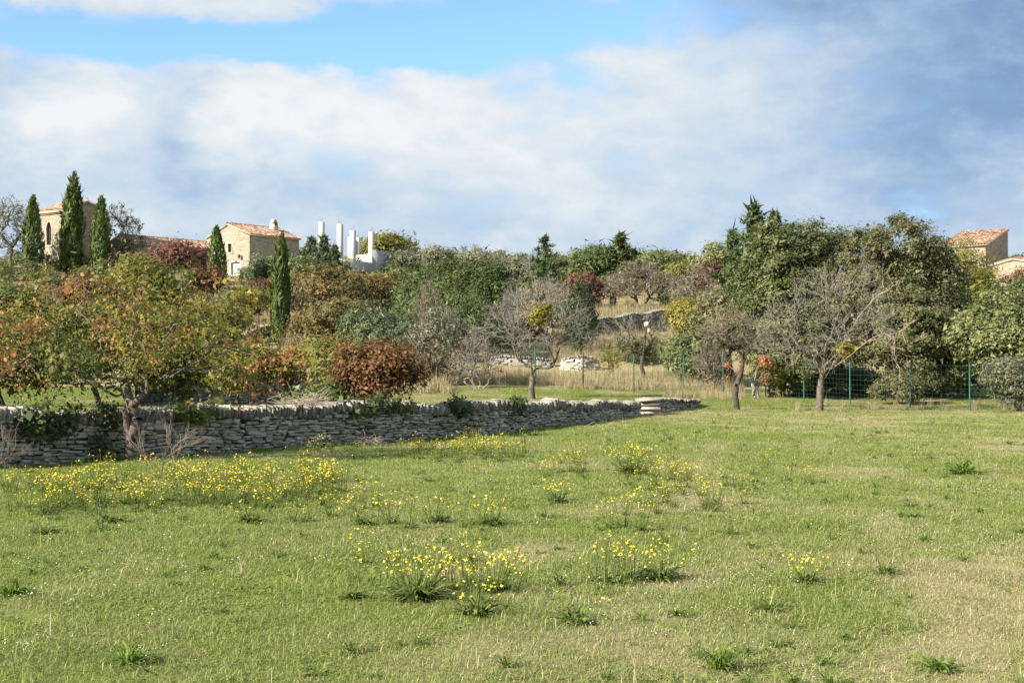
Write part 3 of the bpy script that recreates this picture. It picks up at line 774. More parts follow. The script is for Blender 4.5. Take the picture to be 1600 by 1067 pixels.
# the house with the chimney
ze, zr = 14.3, 15.45
gh = [(rect(3.05, 3.62, 12.75, 13.6), dict(label='small window with a broad pale surround', surround=.2)), (rect(3.5, 4.9, 9.7, 11.75), dict(kind='door', pane='white', surround=.1, label='white door under the gable', trim='white'))]
lh = [(rect(2.2, 3.2, 12.2, 13.2), dict(surround=.1)), (rect(2.0, 4.3, 10.3, 11.9), dict(surround=.06, pane='white', kind='shutter'))]
hb, GO, gd, ld, rid = gable_house('stone_house', 'stone house with sunlit gable, small window, chimney and terracotta roof', (-25.5, 138), (-.79, .61), 6.2, (.61, .79), 6.6, 10.2, ze, zr, 'rubblegrey', 31, gh, lh[1:])
c = rid+ld*5.2-gd*.9; a = math.atan2(ld[1], ld[0])
g = Geo(); 
def frustum(g, c, z0, z1, s0, s1, rz):
    V = []
    for z, s in ((z0, s0), (z1, s1)):
        for p, q in ((-1, -1), (1, -1), (1, 1), (-1, 1)): V.append((p*s[0]/2, q*s[1]/2, z))
    V = rotz(np.array(V), rz)+np.array([c[0], c[1], 0])
    g.add(V, [(3, 2, 1, 0), (4, 5, 6, 7), (0, 1, 5, 4), (1, 2, 6, 5), (2, 3, 7, 6), (3, 0, 4, 7)])
frustum(g, c, 14.6, 15.9, (.7, .62), (.62, .55), a); frustum(g, c, 15.9, 16.4, (.62, .55), (.36, .3), a); g.build('chimney', M['surround'], hb)
g = Geo(); frustum(g, c-gd*.0+np.array([ld[0]*0+.0, 0])+np.array([gd[1], -gd[0]])*0-gd*.28, 15.75, 16.2, (.26, .1), (.14, .1), a); g.build('smoke_opening', M['iron'], hb)
g = Geo(); p = N0 = np.array((-25.5, 138.))+gd*1.2-np.array([gd[1]*-1, gd[0]])*0; p = p+np.array([-gd[1], gd[0]])*.25*(1 if np.dot(np.array([-gd[1], gd[0]]), (0, -1)) > 0 else -1)
g.box((p[0], p[1], 12.3), (.2, .2, .3)); g.box((p[0], p[1], 12.1), (.06, .3, .06)); g.build('wall_lamp', M['iron'], hb)

# the tall house with pointed arches
ah = [(arch(2.15, 3.2, 14.6, 16.55), dict(surround=.16, label='pointed arch window of the upper floor')), (arch(2.15, 3.35, 11.0, 13.3), dict(kind='door', pane='wooddoor', surround=.16, label='pointed arch doorway'))]
gable = gable_house  # ridge parallel to the lit front: build it with the gable on the shaded side
def tower_house():
    root = thing('stone_house', 'tall tan stone house with pointed arch openings behind cypresses', 'house')
    N0 = np.array((-44.7, 143.)); fd = np.array((-.8, .6)); sd = np.array((.6, .8)); fw, sw = 4.64, 4.62; zb, ze, zr = 9., 17.35, 18.3
    FO = N0+fd*fw
    holes = []
    wall_face(root, [(0, zb), (fw, zb), (fw, ze), (0, ze)], [h for h, _ in A_], FO, -fd, 'rubble')
    for h, kw in A_: opening(root, h, FO, -fd, **kw)
    wall_face(root, [(0, zb), (sw, zb), (sw, ze), (sw/2, zr), (0, ze)], [], N0, sd, 'rubble')
    wall_face(root, [(0, zb), (fw, zb), (fw, ze), (0, ze)], [], N0+sd*sw, fd, 'rubble')
    wall_face(root, [(0, zb), (sw, zb), (sw, ze), (sw/2, zr), (0, ze)], [], FO+sd*sw, -sd, 'rubble')
    q = lambda p, z: np.array([p[0], p[1], z]); sl = (zr-ze)/(sw/2)
    for s_, sd_ in ((0, -1), (sw, 1)):
        e = N0+sd*(s_+.3*sd_); r_ = N0+sd*sw/2
        tile_roof(root, q(e-fd*.15, ze-sl*.3+.16), q(e+fd*(fw+.15), ze-sl*.3+.16), q(r_+fd*(fw+.15), zr+.16), q(r_-fd*.15, zr+.16), seed=41+sd_)
    g = Geo()   # moulded eaves course
    for k in range(2):
        cc = FO-fd*fw/2-sd*(.06+.07*k); g.box((cc[0], cc[1], ze-.28+.13*k), (fw+.1, .14+.14*k, .13), math.atan2(fd[1], fd[0]))
    g.build('eaves_course', M['surround'], root)
    return root
A_ = [(arch(1.0, 1.9, 13.9, 16.3), dict(surround=.16, label='pointed arch window of the upper floor')), (arch(1.0, 2.0, 10.9, 13.0), dict(kind='door', pane='wooddoor', surround=.16, label='pointed arch doorway'))]
tower_house()
# the long low wing with a creeper covered wall
gable_house('stone_outbuilding', 'long low outbuilding with pink tiled roof above red shrubs', (-37.2, 140.5), (-.79, .61), 5.0, (.61, .79), 13.5, 10.3, 13.6, 14.55, 'rubble', 51, cat='outbuilding')
# house with a single pitch roof
def shed_house():
    root = thing('stone_house', 'stone house with steep single slope terracotta roof beside yellow bush', 'house')
    A = np.array((33.2, 110.2)); B = np.array((36.0, 108.0)); C = np.array((39.1, 112.0)); D = np.array((36.3, 114.2)); ze, zr, zb = 10.75, 12.25, 4.5
    u = lambda p, q: (q-p)/np.linalg.norm(q-p)
    L = lambda p, q: float(np.linalg.norm(q-p))
    h1 = rect(1.9, 2.9, 8.0, 9.6)
    wall_face(root, [(0, zb), (L(A, B), zb), (L(A, B), ze), (0, ze)], [h1], A, u(A, B), 'rubble'); opening(root, h1, A, u(A, B), label='shuttered window facing the yellow bush', pane='wooddoor')
    wall_face(root, [(0, zb), (L(B, C), zb), (L(B, C), zr), (0, ze)], [], B, u(B, C), 'rubblegrey')
    wall_face(root, [(0, zb), (L(C, D), zb), (L(C, D), zr), (0, zr)], [], C, u(C, D), 'rubblegrey')
    wall_face(root, [(0, zb), (L(D, A), zb), (L(D, A), ze), (0, zr)], [], D, u(D, A), 'rubble')
    q = lambda p, z: np.array([p[0], p[1], z]); n = u(B, C)*.2; e = u(A, B)*.12
    tile_roof(root, q(A-n-e, ze+.1), q(B-n+e, ze+.1), q(C+e, zr+.16), q(D-e, zr+.16), seed=61)
shed_house()
gable_house('stone_house', 'low house with reddish tiled roof showing past the single slope house', (39.2, 103.5), (-.6, .8), 6, (.8, .6), 9, 6, 8.9, 9.5, 'rubble', 71)
gable_house('stone_hut', 'small pale stone hut mostly buried in the green thicket', (16.6, 104), (-.79, .61), 2.4, (.61, .79), 3, 6, 7.45, 8.0, 'rubble', 81, cat='hut')

# unfinished concrete building
def shell():
    root = thing('unfinished_building', 'unfinished grey blockwork building with tall bare concrete columns', 'building')
    rz = math.atan2(.79, .61)
    for px, d, top, w in ((502, 147, 347, .52), (531, 139.2, 350, .5), (546, 146.5, 370, .36), (551, 141.6, 360, .5), (559, 147, 371, .42), (580, 143.8, 362, .5)):
        x, y = XY(px, d); zt = ZT(top, d); zb = 9.5
        g = Geo(); g.box((x, y, (zt+zb)/2), (w*.9, w*.9, zt-zb), R(-24)); c_ = g.build('column', M['concrete'], root)
        g = Geo()
        for k in range(3): g.box((x+(k-1)*w*.25, y, zt+.12+.05*k), (.018, .018, .3+.1*k))
        g.build('rebar', M['iron'], c_)
    def bw(p0, p1, top, mat='block', name='block_wall'):
        a = np.array(XY(*p0)); b = np.array(XY(*p1)); L = np.linalg.norm(b-a); c = (a+b)/2; zt = top; an = math.atan2(b[1]-a[1], b[0]-a[0])
        V = []; 
        g = Geo(); g.box((0, 0, 0), (L, .2, zt-9.2)); o = g.build(name, M[mat], root); o.location = (c[0], c[1], (zt+9.2)/2); o.rotation_euler = (0, 0, an); return o
    bw((580, 143.4), (609, 147.0), ZT(392, 145))
    bw((533, 138.6), (579.5, 143.3), ZT(408, 141))
    bw((547, 147), (578, 143.6), ZT(398, 145), 'concrete', 'low_wall')
shell()

# ------------------------------------------------------------------ wire fence
fence = thing('wire_fence', 'green wire mesh fence on thin green posts crossing behind the meadow', 'fence')
FP = [(640, 74.5), (700, 72.5), (763, 70.5), (836, 68.2), (911, 66), (990, 64.2), (1068, 63.2), (1130, 62.6), (1196, 62), (1256, 60.6), (1328, 57.6), (1422, 54.4), (1515, 51.8), (1612, 49.6), (1730, 47.5)]
pm = None
for k, (px, d) in enumerate(FP):
    x, y, z = PT(px, d); g = Geo()
    if k == 4:
        g.box((0, 0, .85), (.07, .07, 1.75)); o = g.build('post', M['rust'], fence); o['label'] = 'dark rusty angle iron post'
    else:
        if pm is None:
            tubes(g, [((0, 0, -.1), (0, 0, .8), (0, 0, 1.75), .03, .03)], 8, 2); g.box((0, 0, 1.765), (.075, .075, .03)); pm = g.build('post', M['postgreen'], fence); o = pm
        else:
            o = pm.copy(); COL.objects.link(o); o.parent = fence
    o.location = (x, y, z)
g = Geo(); hs = [.08, .25, .42, .6, .8, 1.0, 1.2, 1.42, 1.66]; B = []
for (p0, d0), (p1, d1) in zip(FP[:-1], FP[1:]):
    a = np.array(PT(p0, d0)); b = np.array(PT(p1, d1))
    for h in hs:
        o_ = np.array([0, 0, h]); B.append((a+o_, (a+b)/2+o_-np.array([0, 0, .015]), b+o_, .005, .005) if h == 1.66 else (a+o_, (a+b)/2+o_, b+o_, .0034, .0034))
    n = int(np.linalg.norm(b-a)/.22)
    for i in range(1, n):
        q = a+(b-a)*i/n; B.append((q+np.array([0, 0, .06]), q+np.array([0, 0, .8]), q+np.array([0, 0, 1.66]), .0022, .0022))
tubes(g, B, 3, 2); g.build('wire_mesh', M['wiregreen'], fence)

# ------------------------------------------------------------------ cypresses and conifers
def cypress(label, px, d, top, wpx, seed, n=2600, name='cypress', group='slim cypresses on the hillside', bend=.0):
    rg = np.random.default_rng(seed); x, y, z = PT(px, d); h = ZT(top, d)-z; Rr = wpx/F*d/2
    root = thing(name, label, 'tree', (x, y, z-.05), group)
    g = Geo(); tubes(g, [((0, 0, 0), (0, 0, h*.4), (bend*.6, 0, h*.85), .16, .04)], 7, 6, rg, .004); g.build('trunk', M['bark'], root)
    t = rg.random(n)**1.05; a = rg.random(n)*2*math.pi
    prof = np.interp(t, [0, .04, .12, .3, .5, .7, .85, .95, 1], [.35, .7, .9, 1.0, .95, .75, .48, .24, .05])
    lump = .66+.66*vnoise(a*2.2, t*h*.55, seed)+.14*(vnoise(a*5, t*h*1.6, seed+3)-.5)
    r_ = Rr*prof*lump*(.62+.38*rg.random(n)**.4)
    P = np.column_stack([np.cos(a)*r_+bend*t**3, np.sin(a)*r_, .15+t*(h-.35)])
    o = np.column_stack([np.cos(a), np.sin(a), np.full(n, .1)]); nr = unit(o+rg.normal(size=(n, 3))*.5)
    tr = np.array([0, 0, 1.])+np.column_stack([np.cos(a), np.sin(a), np.zeros(n)])*.28+rg.normal(size=(n, 3))*.2
    tt = unit(tr-nr*(tr*nr).sum(1, keepdims=True)); b = np.cross(nr, tt); s = (h*.055*np.exp(rg.normal(0, .3, n)))[:, None]*np.interp(t, [0, .9, 1], [1, 1, .7])[:, None]; w = s*.3
    V = np.stack([P-tt*s*.3, P+b*w*.5+tt*s*.15, P+tt*s*.75, P-b*w*.5+tt*s*.2], 1).reshape(-1, 3)
    tint = np.clip(.15+.7*vnoise(a*2.2, t*h*.9, seed+7)*.6+rg.random(n)*.45, 0, 1)
    mk('crown', V, np.arange(n*4).reshape(-1, 4), M['cypress'], {'tint': np.repeat(tint, 4)}, root)
    return root
cypress('shortest of three dark cypresses, standing before the tan house edge', 50, 138, 303, 30, 1)
cypress('tallest dark cypress, hiding the corner of the arched house', 110, 140, 269, 36, 2, 3000, bend=.35)
cypress('dark cypress beside the grey bare tree right of the tallest cypress', 157, 139, 303, 31, 3)
cypress('slender cypress standing against the sunlit gable of chimney house', 338, 117, 349, 27, 4)
cypress('lone bright green cypress reaching down to the low grey wall', 438, 85.5, 362, 29, 5, 3000, bend=.1)
cypress('tiny cypress tip in the thicket below the single slope house', 1527, 84, 430, 14, 6, 900)

def conifer(label, px, d, top, wpx, seed, mat='juniper', base=.1, n=34, leaf=.3, name='conifer', up=.1, group=None, trunkr=.12):
    rg = np.random.default_rng(seed); x, y, z = PT(px, d); h = ZT(top, d)-z; Rr = wpx/F*d/2
    root = thing(name, label, 'tree', (x, y, z-.05), group); g = Geo()
    tubes(g, [((0, 0, 0), (0, 0, h*.5), (0, 0, h), trunkr, .02)], 7, 6); segs = []; C = []
    for k in range(n):
        t = base+(1-base)*((k+rg.random())/n); a = k*2.4+rg.normal(0, .3); L = Rr*1.35*(1-t)**.9*rg.uniform(.55, 1.25)+.08
        p0 = np.array([0, 0, t*h*.97]); p1 = p0+np.array([math.cos(a)*L, math.sin(a)*L, L*rg.uniform(up-.2, up+.35)])
        segs.append((p0, (p0+p1)/2+np.array([0, 0, -.06*L]), p1, .03, .01))
        for s in np.linspace(.3, 1, max(2, int(L/.3))): C.append(p0*(1-s)+p1*s)
    C.append(np.array([0, 0, h])); C.append(np.array([0, 0, h*.97]))
    tubes(g, segs, 4, 3, rg, .03); g.build('trunk', M['darkbark'], root)
    V, f, t = leaves(rg, np.array(C), 40, leaf*.30, leaf*.75, .3, (0, 0, h*.4), .5, .2, .6, ((0, 0, .5), .8), tri=True)
    mk('crown', V, f, M[mat], {'tint': t*.85}, root)
    return root

# ------------------------------------------------------------------ trees, nearest first
def bl_list(*rows):
    """crown lobes given as fractions of width and height: x, y, z, rx, ry, rz"""
    return lambda rng, w, h: [np.array([a*w, b*w, c*h, d_*w, e*w, f_*h]) for a, b, c, d_, e, f_ in rows]

# leaning persimmon-like tree in front of the wall
def front_tree():
    rg = np.random.default_rng(301); x, y, z = PT(208, 25.35)
    root = thing('autumn_tree', 'spreading autumn tree with gnarled leaning trunk growing against the wall', 'tree', (x, y, z-.02))
    px2 = lambda px, py, dy=0: np.array([(px-208)/F*25.4, dy, ZT(py, 25.4)-z])
    lob = []
    for px, py, rx, rz_, dy in ((60, 520, 105, 50, .3), (20, 560, 60, 40, -.4), (150, 475, 120, 45, .6), (250, 500, 120, 55, -.3), (330, 520, 85, 50, .4), (385, 560, 55, 38, .1), (200, 560, 110, 40, -.7), (110, 590, 90, 28, -.2), (350, 590, 60, 30, -.4), (300, 450, 70, 35, .9), (60, 455, 75, 35, 1.0), (180, 445, 95, 32, .5), (245, 432, 60, 24, .7), (-60, 530, 90, 55, .4)):
        c = px2(px, py, dy); lob.append(np.array([*c, rx/F*25.4, rx/F*25.4*.9, rz_/F*25.4]))
    C = crown_pts(rg, lob, 285, .25, .8)
    ex = []
    for px, py in ((75, 660), (60, 655), (145, 668), (385, 606), (405, 595), (350, 588)):
        for _ in range(3): ex.append(px2(px, py, rg.uniform(-.5, .3))+rg.normal(0, .1, 3))
    C = np.concatenate([C, np.array(ex)])
    g = Geo(); T = [px2(207, 722), px2(206, 690, -.05), px2(214, 655, .0), px2(205, 632, .05)]
    for a, b, r0, r1 in zip(T[:-1], T[1:], (.135, .12, .115), (.12, .115, .10)): tubes(g, [(a, (a+b)/2+rg.normal(0, .02, 3), b, r0, r1)], 10, 5, rg, .03)
    segs = []; fk = T[-1]
    th = [px2(196, 600, .05), px2(235, 610, -.15), px2(190, 612, .25)]
    tubes(g, [(T[1], px2(200, 660, -.1), px2(198, 640, -.1), .07, .05)], 8, 5, rg, .03)
    a = kmeans(rg, C, 3)
    for i in range(3):
        sub = C[a == i]; b = th[i]; ctr = (fk+b)/2+rg.normal(0, .03, 3)
        tubes(g, [(fk, ctr, b, .085, .065)], 9, 5, rg, .02); hier(rg, b, unit(sub.mean(0)-b), sub, .0065, segs, .42, .42, .18)
    thick = [s for s in segs if s[3] > .018]; thin = [s for s in segs if s[3] <= .018]
    tubes(g, thick, 6, 5, rg, .05); tubes(g, thin, 4, 4, rg, .05); g.build('trunk', M['bark'], root, smooth=True)
    V, f, t = leaves(rg, C, 30, .15, .060, .62, px2(205, 600), .5, .15, .8, ((0, 0, -.35), 1))
    # colour runs from green inside the mass to salmon at the outer twigs
    cx = np.repeat(C, 30*4, 0); edge = np.clip(np.abs(cx[:, 0])/2.6, 0, 1); low = np.clip((1.5-cx[:, 2])*.5, 0, .4)
    t = np.clip(t*.5+.13+.2*edge+low*.45+np.repeat((fbm(C[:, 0]*1.1+5, C[:, 2]*1.5+C[:, 1], 4, 3)-.5)*1.3+.25*(rg.random(len(C))-.5), 120), 0, 1)
    mk('crown', V, f, M['autumn'], {'tint': t}, root)
front_tree()

# trees filling the terrace behind it
leafy('autumn_tree', 'broad green tree with yellowing leaves at the far edge of lawn', 'tree', 10, 45, 470, 230, 'autumngreen', .12, 240, 42, .14, .34, trunk=.07, group='autumn trees on the terrace', fork=.25, tintmul=(.75, 0))
leafy('autumn_tree', 'olive and yellow autumn tree filling the middle of the terrace', 'tree', 165, 50, 452, 270, 'autumn', .15, 260, 42, .15, .36, group='autumn trees on the terrace', tintmul=(.7, .05))
leafy('autumn_tree', 'green and yellow autumn tree in front of the grey terrace wall', 'tree', 285, 47, 474, 190, 'autumngreen', .12, 240, 42, .14, .32, group='autumn trees on the terrace', tintmul=(.9, .02))
leafy('autumn_tree', 'smaller green tree with coral branch ends over the bright lawn', 'tree', 392, 44, 522, 110, 'autumngreen', .2, 110, 40, .12, .24, group='autumn trees on the terrace', tintmul=(.85, .1))
leafy('autumn_tree', 'sparse coral and orange young tree beside the yellow bush', 'tree', 450, 44, 526, 90, 'autumn', .25, 45, 34, .11, .24, group='autumn trees on the terrace', tintmul=(.65, .32))
leafy('autumn_tree', 'maroon brown tree below the tallest cypress', 'tree', 140, 88, 418, 120, 'maroon', .1, 120, 40, .22, .5, group='autumn trees on the slope')
leafy('autumn_tree', 'yellow green rounded tree below the low outbuilding', 'tree', 215, 96, 392, 130, 'autumnyellow', .1, 130, 40, .26, .55, group='autumn trees on the slope', tintmul=(.7, 0))
leafy('autumn_tree', 'bright green leafy tree at the foot of the shortest cypress', 'tree', 15, 84, 432, 130, 'autumngreen', .1, 120, 40, .22, .5, group='autumn trees on the slope', tintmul=(.6, 0))
leafy('autumn_tree', 'yellow green low tree under the slender cypress', 'tree', 320, 80, 462, 130, 'autumnyellow', .1, 110, 40, .2, .42, group='autumn trees on the slope', tintmul=(.6, .05))
leafy('autumn_tree', 'small yellowing tree on a thin trunk upslope of low wall', 'tree', 385, 92, 440, 60, 'autumnyellow', .3, 40, 36, .18, .32, group='autumn trees on the slope')
leafy('autumn_tree', 'russet brown tree broad as it is tall beside lone cypress', 'tree', 505, 92, 404, 140, 'brown', .1, 170, 40, .22, .5, group='autumn trees on the slope', tintmul=(.85, 0))
leafy('autumn_tree', 'russet brown tree in front of the grey blockwork', 'tree', 560, 95, 416, 105, 'brown', .1, 130, 40, .22, .5, group='autumn trees on the slope', tintmul=(.8, .1))
leafy('autumn_tree', 'low russet thicket under the two brown trees', 'tree', 530, 82, 455, 150, 'brown', .05, 120, 38, .2, .42, group='autumn trees on the slope', tintmul=(.7, 0))
leafy('red_shrub', 'dark red crimson creeper shrub covering the low outbuilding wall', 'shrub', 276, 126, 371, 125, 'crimson', .02, 190, 40, .28, .55, stem=3, group='red shrubs by the outbuilding')
leafy('red_shrub', 'lower dark red shrub between creeper and slender cypress', 'shrub', 312, 112, 410, 75, 'crimson', .02, 90, 38, .25, .45, stem=3, group='red shrubs by the outbuilding', tintmul=(.8, 0))

# shrubs just behind the wall
leafy('red_leaved_tree', 'small spreading red and bronze leaved tree just behind stone wall', 'tree', 594, 33.2, 520, 162, 'red', .06, 170, 80, .062, .17, fork=.18, trunk=.05, stem=3, inner=.35,
      blobs=bl_list((0, 0, .58, .26, .26, .22), (-.24, -.05, .58, .22, .22, .2), (.24, 0, .56, .24, .22, .17), (.38, .05, .5, .13, .14, .11), (-.06, .1, .82, .2, .2, .14), (.17, -.1, .78, .2, .2, .14), (-.3, 0, .80, .14, .14, .12), (-.36, 0, .42, .12, .12, .14), (-.1, 0, .34, .16, .16, .14), (.1, -.1, .36, .16, .16, .12)))
leafy('yellow_green_shrub', 'loose yellow green shrub left of the red leaved tree', 'shrub', 525, 38, 508, 105, 'autumnyellow', .05, 95, 34, .085, .22, stem=4, tintmul=(.75, .0), flat=1.3)
leafy('green_shrub', 'small glossy green shrub spilling over wall top at brush pile', 'shrub', 487, 31.4, 598, 75, 'weed', .02, 46, 34, .07, .14, stem=3)
leafy('olive_shrub', 'dusky olive shrub squeezed between yellow shrub and red tree', 'shrub', 520, 33.0, 585, 60, 'palegreen', .02, 46, 40, .05, .13, stem=3, tintmul=(.7, 0))

# evergreen thicket behind the fence, right
oakb1 = bl_list((-.05, 0, .5, .36, .34, .36), (-.25, -.05, .42, .26, .25, .30), (.2, -.05, .48, .28, .26, .30), (-.1, 0, .82, .22, .22, .15), (.15, 0, .84, .2, .2, .14), (-.28, 0, .68, .2, .2, .18), (.0, -.2, .3, .3, .2, .25), (-.1, -.22, .62, .2, .16, .18), (.3, 0, .7, .16, .16, .16))
leafy('oak_tree', 'tall dense evergreen oak rising behind the small bare tree', 'tree', 1235, 62, 330, 165, 'oak', .05, 540, 88, .118, .26, blobs=oakb1, group='evergreen oaks behind the fence', fork=.2, bark='darkbark')
oakb2 = bl_list((0, 0, .5, .34, .32, .34), (.22, 0, .52, .26, .26, .28), (-.25, 0, .55, .24, .24, .26), (.05, -.05, .83, .24, .22, .16), (-.18, 0, .8, .18, .18, .14), (.25, 0, .76, .17, .17, .14), (.36, .0, .4, .16, .2, .24), (.1, -.25, .35, .3, .18, .25), (.3, -.2, .28, .2, .18, .2), (.40, 0, .58, .12, .14, .16))
leafy('oak_tree', 'largest domed evergreen oak standing behind the twiggy grey tree', 'tree', 1395, 61, 327, 225, 'oakbrown', .05, 640, 88, .118, .28, blobs=oakb2, group='evergreen oaks behind the fence', fork=.2, bark='darkbark')
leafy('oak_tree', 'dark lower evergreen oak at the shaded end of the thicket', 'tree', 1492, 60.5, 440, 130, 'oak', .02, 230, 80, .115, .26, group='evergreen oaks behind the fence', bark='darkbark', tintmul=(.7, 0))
leafy('oak_tree', 'middling evergreen oak filling the gap between the two tallest', 'tree', 1308, 63, 350, 150, 'oak', .02, 360, 80, .118, .26, group='evergreen oaks behind the fence', bark='darkbark')
leafy('oak_shrub', 'low evergreen oak scrub under the twiggy grey tree', 'shrub', 1405, 57.2, 572, 90, 'oakbrown', .0, 90, 46, .1, .2, stem=4, group='scrub along the fence')
leafy('oak_shrub', 'low green scrub behind the coral leaved bush', 'shrub', 1225, 63.5, 545, 90, 'oak', .0, 90, 46, .11, .22, stem=4, group='scrub along the fence')
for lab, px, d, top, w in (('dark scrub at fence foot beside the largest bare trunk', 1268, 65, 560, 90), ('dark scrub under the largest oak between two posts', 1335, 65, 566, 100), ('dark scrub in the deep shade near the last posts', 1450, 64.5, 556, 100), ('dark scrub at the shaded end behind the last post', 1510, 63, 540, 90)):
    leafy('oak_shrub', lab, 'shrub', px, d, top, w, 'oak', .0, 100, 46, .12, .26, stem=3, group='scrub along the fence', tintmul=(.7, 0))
leafy('olive_shrub', 'pale olive shrub between the lone fork tree and the bare trees', 'shrub', 1085, 69, 498, 110, 'palegreen', .02, 180, 46, .12, .28, stem=4, group='pale shrubs behind the fence')
leafy('olive_shrub', 'low dusky olive bush behind the fence under the slim forked tree', 'shrub', 995, 77, 516, 85, 'oakbrown', .0, 70, 40, .12, .28, stem=4, group='pale shrubs behind the fence', tintmul=(.7, .1))
leafy('yellow_broom', 'low yellow stemmed broom beside the crumbling wall', 'bush', 955, 73, 540, 46, 'autumnyellow', .0, 30, 34, .1, .2, stem=4, tilt=((0, 0, 1), .6), asp=.3)
leafy('olive_shrub', 'taller dull olive shrub behind the leaning bare tree', 'shrub', 1140, 70, 440, 115, 'oakbrown', .05, 190, 46, .13, .3, stem=4, group='pale shrubs behind the fence', tintmul=(.8, .2))
leafy('pale_shrub', 'pale green feathery shrub rising above the end of fence', 'shrub', 1566, 56, 428, 140, 'palegreen', .03, 230, 50, .13, .28, stem=4, group='pale shrubs behind the fence', tintmul=(.9, .12))
leafy('grey_green_shrub', 'grey green bush at the very end of the fence', 'shrub', 1590, 51.3, 548, 100, 'greygreen', .02, 150, 46, .09, .2, stem=5, group='scrub along the fence', tintmul=(.7, 0))
leafy('coral_bush', 'coral and salmon leaved bush tangled in the wire fence', 'shrub', 1178, 61.2, 535, 110, 'salmon', .12, 15, 26, .10, .2, stem=4, bark='twig', inner=.3)
leafy('coral_bush', 'green bush with salmon sprays beside the coral bush', 'shrub', 1205, 61.6, 550, 70, 'autumngreen', .05, 46, 40, .1, .2, stem=4, tintmul=(.7, 0))
conifer('dark cedar with ragged pointed top rising behind the oaks', 1180, 82, 322, 112, 401, 'juniper', .15, 60, .42, 'cedar_tree', .35, 'dark conifers above the thicket')
conifer('smaller dark cedar leader beside the ragged cedar', 1211, 84, 331, 66, 402, 'juniper', .15, 46, .38, 'cedar_tree', .35, 'dark conifers above the thicket')
conifer('slanting dark cedar tip poking out beside the thicket', 1146, 86, 360, 60, 403, 'juniper', .15, 40, .36, 'cedar_tree', .4, 'dark conifers above the thicket')

# junipers and scrub in the middle of the hillside
for lab, px, d, top, w, mt, tm in (
    ('broad dark green juniper mass upslope of the grey tamarisk', 720, 84, 395, 130, 'juniper', None),
    ('dark green juniper with shaded hollows left of the bare tree', 775, 82, 402, 75, 'juniper', (.85, 0)),
    ('green juniper mass touching the blockwork corner', 664, 88, 396, 96, 'juniper', (.9, .1)),
    ('lower pale juniper above the red leaved tree', 600, 70, 476, 130, 'bluejuniper', (.9, .1)),
    ('low spreading juniper in front of the broad dark mass', 735, 78, 455, 110, 'juniper', (.8, .1)),
    ('dark narrow juniper standing behind the fine grey tree', 905, 80, 436, 48, 'bluejuniper', (.6, 0))):
    leafy('juniper', lab, 'shrub', px, d, top, w, mt, .02, 170, 56, .17, .26, stem=3, vert=1.7, group='junipers on the hillside', tilt=((0, 0, .9), .8), asp=.38, tintmul=tm, flat=1.2, bark='darkbark')
leafy('juniper', 'bluish juniper under the eaves of the chimney house', 'shrub', 428, 121, 394, 90, 'bluejuniper', .02, 140, 40, .26, .5, stem=3, tilt=((0, 0, .9), .8), asp=.4, group='junipers near the houses', tintmul=(.8, .2))
leafy('juniper', 'green juniper behind the lone cypress', 'shrub', 470, 118, 398, 70, 'juniper', .02, 100, 40, .26, .5, stem=3, tilt=((0, 0, .9), .8), asp=.4, group='junipers near the houses', tintmul=(.9, .2))
conifer('blue green young conifer left of the tall columns', 487, 128, 372, 34, 411, 'bluejuniper', .05, 40, .34, 'conifer', .5, 'young conifers near the columns')
conifer('blue green young conifer at foot of the first column', 505, 127, 368, 28, 412, 'bluejuniper', .05, 40, .34, 'conifer', .5, 'young conifers near the columns')
conifer('dark young conifer at foot of the second column', 523, 126, 384, 26, 413, 'bluejuniper', .05, 34, .34, 'conifer', .5, 'young conifers near the columns')
conifer('dark fir with drooping ragged tiers on the skyline', 852, 118, 369, 88, 414, 'juniper', .1, 22, .36, 'fir_tree', -.1)
leafy('pine_tree', 'rounded dark pine on the skyline', 'tree', 932, 122, 377, 66, 'juniper', .15, 130, 44, .28, .5, tilt=((0, 0, .7), .9), asp=.35, group='pines on the skyline')
conifer('pointed pine beside the rounded pine', 970, 121, 366, 60, 415, 'juniper', .1, 46, .4, 'pine_tree', .3, 'pines on the skyline')
leafy('yellow_oak', 'yellow green oak behind the concrete columns', 'tree', 600, 152, 360, 95, 'autumnyellow', .2, 120, 38, .34, .6, tintmul=(.55, 0), inner=.4)
for lab, px, d, top, w, mt, n, tm in (
    ('olive skyline bush right of the yellow oak', 640, 146, 380, 55, 'greygreen', 50, None),
    ('pale sandy skyline bush above the green juniper', 690, 142, 376, 70, 'greygreen', 60, (.6, .4)),
    ('pale sandy skyline bush above the dark juniper', 745, 140, 381, 70, 'greygreen', 60, (.6, .4)),
    ('grey olive bush filling the dip left of the fir', 812, 126, 398, 66, 'greygreen', 70, (.8, .1)),
    ('olive bush between the fir and the rounded pine', 885, 128, 405, 60, 'palegreen', 70, (.8, 0)),
    ('yellowish skyline bush right of the pointed pine', 1010, 126, 384, 85, 'palegreen', 90, (.8, .2)),
    ('olive yellow skyline bush over the grey thicket', 1062, 122, 404, 70, 'autumnyellow', 70, (.5, 0)),
    ('pale yellow bush left of the ragged cedar', 1122, 118, 368, 62, 'palegreen', 60, (.6, .4)),
    ('yellow brown bush under the ragged cedar', 1168, 98, 394, 50, 'autumnyellow', 50, (.8, .1))):
    leafy('skyline_bush', lab, 'bush', px, d, top, w, mt, .02, n, 34, .26, .5, stem=4, group='bushes along the skyline', inner=.35, tintmul=tm)
leafy('red_tree', 'rust red small tree behind the narrow dark juniper', 'tree', 915, 104, 420, 48, 'crimson', .08, 90, 38, .2, .36, tintmul=(.9, .3), group='autumn trees on the slope')
leafy('red_bush', 'dull red bush on the skyline left of ragged cedar', 'bush', 1108, 112, 402, 46, 'crimson', .02, 60, 36, .22, .4, stem=3, tintmul=(.7, .2))
